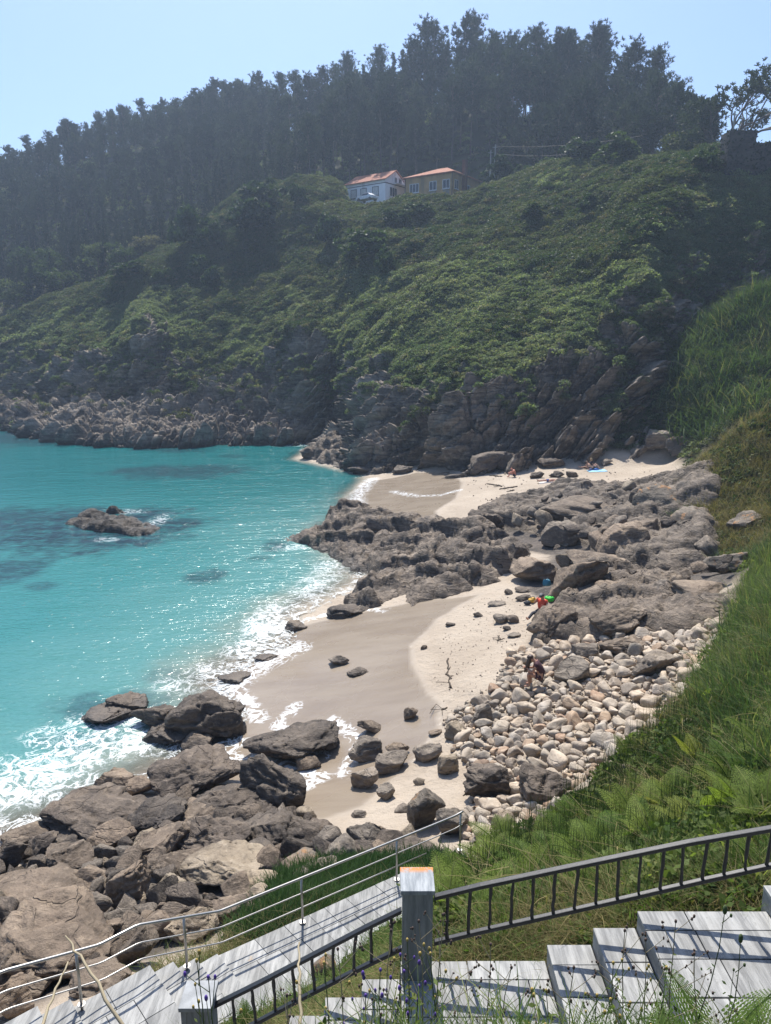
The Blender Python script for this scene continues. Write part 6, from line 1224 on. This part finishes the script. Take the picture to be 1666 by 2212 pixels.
def person(label, loc, rz, J, skin, shirt=None, trousers=None, hair=None, hair_len=0., group=None, scale=1., shorts=None, cap=None):
    """J: joints of the pose in metres, local frame, facing +x"""
    o = thing('person', label, 'person', loc, rz, group); o.scale = (scale,) * 3; g = lambda n, r_: (*J[n], r_)
    ne, hd = Vector(J['neck']), Vector(J['head']); fw = Vector(J.get('face', (1, 0, 0))).normalized(); upv = (hd - ne).normalized(); sdv = fw.cross(upv).normalized(); crown_ = hd + upv * .085; chin = hd - upv * .075 + fw * .05; nose = hd + fw * .115 - upv * .01
    ch = [[g('pelvis', .135), g('waist', .115), g('chest', .135), g('neck', .052), (*hd, .088), (*crown_, .062)], [(*hd, .088), (*chin, .045)], [(*hd, .088), (*nose, .014)], [(*hd, .088), (*(hd + sdv * .088), .018)], [(*hd, .088), (*(hd - sdv * .088), .018)]]
    for s in 'LR':
        sh, el, wr = J['sh' + s], J['el' + s], J['wr' + s]; ch.append([g('chest', .135), (*sh, .058), (*L3(sh, el, .5), .046), (*el, .036), (*L3(el, wr, .35), .037), (*wr, .024)])
        ch += hand(wr, Vector(wr) - Vector(el), J.get('up', (0, 0, 1)))
        hp, kn, an, to = J['hip' + s], J['kn' + s], J['an' + s], J['toe' + s]; ch.append([g('pelvis', .135), (*hp, .092), (*L3(hp, kn, .5), .076), (*kn, .053), (*L3(kn, an, .35), .054), (*an, .034), (*L3(an, to, .6), .036), (*to, .024)])
    skin_obj('body', ch, skin, o, 1)
    if shirt: skin_obj('shirt', [[(*L3(J['pelvis'], J['waist'], .5), .145), g('waist', .138), g('chest', .156), (*L3(J['chest'], J['neck'], .6), .085)]] + [[g('chest', .156), (*J['sh' + s], .075), (*L3(J['sh' + s], J['el' + s], .45), .062)] for s in 'LR'], shirt, o, 1)
    if trousers or shorts:
        f = 1. if trousers else .55
        skin_obj('trousers' if trousers else 'shorts', [[g('pelvis', .152), (*L3(J['pelvis'], J['waist'], .4), .14)]] + [[g('pelvis', .152), (*J['hip' + s], .108), (*L3(J['hip' + s], J['kn' + s], .55), .088)] + ([(*J['kn' + s], .068), (*L3(J['kn' + s], J['an' + s], .9), .052)] if trousers else []) for s in 'LR'], trousers or shorts, o, 1)
    if hair:
        c_ = hd + upv * .035 - fw * .02; b = MB(); M = np.array([list(sdv), list(fw), list(upv)]).T; b.ell(np.array(c_), (.094, .098, .088), M, 12, 8)
        if hair_len:
            for k in range(15):
                a = math.pi * (k / 14 - .5) * 1.5; st = np.array(c_ + sdv * math.sin(a) * .085 - fw * math.cos(a) * .075); e1 = st + np.array(J.get('hair_dir', (0, 0, -1))) * hair_len * .5 + np.array(sdv) * math.sin(a) * .05; e2 = st + np.array(J.get('hair_dir', (0, 0, -1))) * hair_len + np.random.default_rng(k).normal(size=3) * .02
                b.tube([st, e1, e2], [.032, .034, .012], 6, False)
        b.build('hair', hair, o, True)
    if cap: MB().ell(np.array(hd + upv * .045), (.1, .1, .075), np.array([list(sdv), list(fw), list(upv)]).T, 12, 8).tube([np.array(hd + upv * .05 + fw * .05), np.array(hd + upv * .035 + fw * .16)], [.07, .055], 8).build('cap', cap, o, True)
    for s in (-1, 1): MB().ell(np.array(hd + fw * .09 + sdv * s * .032 + upv * .012), (.012, .012, .008), None, 6, 4).build('eye', M_dark, o, True)
    return o
M_skin = plain_mat('skin', (.50, .30, .21), .55, 0, .06); M_tan = plain_mat('tanned_skin', (.42, .22, .145), .55, 0, .06); M_hair = plain_mat('brown_hair', (.055, .03, .022), .5, 0, .3, 20); M_maroon = plain_mat('maroon_cloth', (.055, .018, .026), .85); M_orange = plain_mat('orange_cloth', (.75, .09, .04), .8); M_navy = plain_mat('dark_trouser', (.018, .022, .032), .8); M_blue = plain_mat('navy_cloth', (.02, .045, .16), .8); M_greyc = plain_mat('grey_cap', (.12, .12, .13), .8)
M_cyan = plain_mat('pale_blue_towel', (.30, .55, .72), .9); M_btow = plain_mat('blue_towel', (.03, .14, .50), .9); M_wtow = plain_mat('white_towel', (.75, .74, .72), .9); M_green = plain_mat('bright_green', (.05, .62, .06), .7); M_yel2 = plain_mat('yellow_cloth', (.55, .33, .06), .8)
# woman on the stones
p, _ = hit(1172, 1490)
person('person in dark maroon clothes with long brown hair, bent over on the pale stones', p + (0, 0, .05), math.pi - .25, dict(pelvis=(0, 0, .36), waist=(.07, 0, .55), chest=(.19, 0, .76), neck=(.31, 0, .91), head=(.41, 0, .97), face=(.75, 0, -.65), hair_dir=(.25, -.1, -1), shL=(.2, .17, .82), elL=(.34, .21, .57), wrL=(.50, .10, .66), shR=(.2, -.17, .82), elR=(.34, -.21, .56), wrR=(.52, -.06, .62),
       hipL=(.06, .09, .36), knL=(.46, .13, .50), anL=(.40, .12, .1), toeL=(.57, .13, .05), hipR=(.06, -.09, .36), knR=(.45, -.12, .47), anR=(.36, -.12, .08), toeR=(.53, -.13, .04)), M_tan, M_maroon, None, M_hair, .5, shorts=M_maroon, scale=1.05)
# person in orange leaning on the rock, legs stretched towards the sand
p, _ = hit(1166, 1334)
person('person in orange top, grey cap and dark trousers resting behind the rounded brown boulder', p + (.05, .1, .02), math.radians(232), dict(pelvis=(0, 0, .14), waist=(-.06, 0, .33), chest=(-.12, 0, .55), neck=(-.1, 0, .74), head=(-.06, 0, .84), face=(1, 0, -.2), shL=(-.12, .18, .63), elL=(-.02, .27, .38), wrL=(.14, .2, .5), shR=(-.12, -.18, .63), elR=(.06, -.26, .52), wrR=(.08, -.12, .72),
       hipL=(.04, .09, .13), knL=(.47, .12, .2), anL=(.88, .12, .07), toeL=(.98, .13, .2), hipR=(.04, -.09, .13), knR=(.46, -.12, .23), anR=(.86, -.13, .07), toeR=(.97, -.14, .2)), M_tan, M_orange, M_navy, M_hair, 0, cap=M_greyc, scale=1.06)
# far beach
p, _ = hit(1113, 1031)
person('sunburnt person sitting hunched with arms round the knees on the far beach', p, math.pi - .1, dict(pelvis=(0, 0, .13), waist=(.03, 0, .32), chest=(.12, 0, .53), neck=(.24, 0, .68), head=(.33, 0, .74), face=(1, 0, -.4), shL=(.12, .18, .6), elL=(.34, .24, .42), wrL=(.5, .08, .36), shR=(.12, -.18, .6), elR=(.34, -.24, .42), wrR=(.5, -.08, .38), hipL=(.03, .1, .12), knL=(.42, .13, .46), anL=(.55, .12, .06), toeL=(.7, .13, .04), hipR=(.03, -.1, .12), knR=(.42, -.13, .46), anR=(.55, -.12, .06), toeR=(.7, -.13, .04)), plain_mat('sunburnt_skin', (.52, .22, .15), .55, 0, .06), shorts=M_navy, scale=1.05)
LIE = dict(pelvis=(0, 0, .12), waist=(-.2, 0, .12), chest=(-.42, 0, .13), neck=(-.62, 0, .15), head=(-.74, 0, .2), face=(.2, 0, 1), shL=(-.48, .19, .12), elL=(-.24, .3, .08), wrL=(.0, .27, .1), shR=(-.48, -.19, .12), elR=(-.6, -.4, .1), wrR=(-.78, -.24, .14), up=(0, 0, 1), hipL=(.05, .1, .11), knL=(.48, .13, .13), anL=(.9, .14, .07), toeL=(.97, .18, .2), hipR=(.05, -.1, .11), knR=(.48, -.13, .13), anR=(.9, -.14, .07), toeR=(.97, -.18, .2))
def towel(u, v, sx, sy, rz, mat, lab, dz=.015):
    p, _ = hit(u, v); r = np.random.default_rng(int(u)); n = 12; g = np.linspace(-.5, .5, n); X, Y = np.meshgrid(g * sx, g * sy); X, Y = X.ravel(), Y.ravel(); c_, s_ = math.cos(rz), math.sin(rz); wx, wy = p[0] + X * c_ - Y * s_, p[1] + X * s_ + Y * c_
    z = ground(wx, wy) + dz + .02 * fbm(np.c_[X * 3, Y * 3, X * 0 + u], 2); F = (np.arange(n - 1)[:, None, None] * n + np.arange(n - 1)[None, :, None] + np.array([0, 1, n + 1, n])).reshape(-1, 4)
    o = link('towel', mesh_np('towel', np.c_[wx, wy, z + .02], F), mat); m = o.modifiers.new('thickness', 'SOLIDIFY'); m.thickness = .02; tag(o, lab, 'towel')
towel(1190, 1042, 1.9, .7, .05, M_wtow, 'pale towel under the sunbather in navy shorts')
p, _ = hit(1185, 1042); person('person in navy shorts lying on the back on the far beach, feet to the left', p + (.05, 0, .04), math.pi + .08, LIE, M_tan, None, None, M_hair, 0, shorts=M_blue, scale=1.04)
towel(1290, 1018, 1.7, .9, .05, M_cyan, 'pale blue towel under the two sunbathers at the cliff foot'); towel(1283, 1015, .8, .5, .1, M_btow, 'dark blue towel under the raised knees of a sunbather', .06)
p, _ = hit(1277, 1016)
K = dict(LIE); K.update(pelvis=(0, 0, .13), waist=(-.16, 0, .24), chest=(-.33, 0, .40), neck=(-.46, 0, .54), head=(-.52, 0, .64), face=(1, 0, .3), shL=(-.38, .18, .46), elL=(-.5, .24, .16), wrL=(-.3, .28, .08), shR=(-.38, -.18, .46), elR=(-.5, -.24, .16), wrR=(-.3, -.28, .08), knL=(.34, .12, .5), anL=(.6, .12, .07), toeL=(.76, .13, .04), knR=(.36, -.12, .44), anR=(.66, -.12, .07), toeR=(.82, -.13, .04))
person('person propped on elbows with knees raised, right one of the pair at the cliff foot', p + (.1, 0, .06), .1, K, M_skin, None, None, M_hair, 0, shorts=M_navy, scale=1.05)
Q_ = dict(LIE); Q_.update(pelvis=(0, 0, .13), waist=(-.1, 0, .3), chest=(-.18, 0, .5), neck=(-.2, 0, .68), head=(-.17, 0, .79), face=(1, 0, -.1), shL=(-.18, .18, .58), elL=(-.3, .26, .3), wrL=(-.36, .24, .08), shR=(-.18, -.18, .58), elR=(.02, -.24, .36), wrR=(.2, -.16, .3))
p, _ = hit(1274, 1013); person('fair haired person sitting with legs stretched to the left, left one of the pair', p + (-.05, .1, .04), math.pi + .15, Q_, M_skin, M_navy, None, plain_mat('fair_hair', (.36, .27, .15), .6), .25, shorts=M_navy, scale=1.03)
def bag(name, lab, u, v, w_, h_, mat, seed, mat2=None, dz=0.):
    p, _ = hit(u, v); V, F = rock_shape(seed, 3, 4, .1, .0, (1, .7, .8), strata=.0, dmin=.6); o = thing(name, lab, 'bag', p + (0, 0, dz)); link('sack', mesh_np('sack', V * (w_ / 2, w_ * .35, h_ / 2) + (0, 0, h_ * .42), F), mat, o)
    MB().tube([(-w_ * .25, 0, h_ * .8), (-w_ * .1, 0, h_ * 1.1), (w_ * .1, 0, h_ * 1.1), (w_ * .25, 0, h_ * .8)], .012, 6).build('strap', mat2 or M_navy, o, True)
bag('beach_bag', 'bright green bag on the rock beside the person in orange', 1186, 1322, .42, .26, M_green, 3, None, .45); bag('beach_bag', 'yellow bag at the foot of the ribbed boulder', 1151, 1302, .4, .25, M_yel2, 4); bag('beach_bag', 'dark blue bag beside the yellow bag', 1139, 1307, .34, .2, M_navy, 5)
bag('beach_bag', 'teal bag set on the tall ribbed boulder', 1181, 1280, .42, .34, plain_mat('teal_cloth', (.02, .16, .24), .6), 6, None, .35); bag('beach_bag', 'black bag lying left of the pair of sunbathers', 1262, 1012, .6, .3, M_navy, 7); bag('beach_bag', 'blue bag hung on the rocks behind the hunched sunbather', 1139, 990, .4, .55, M_btow, 8, None, .4)
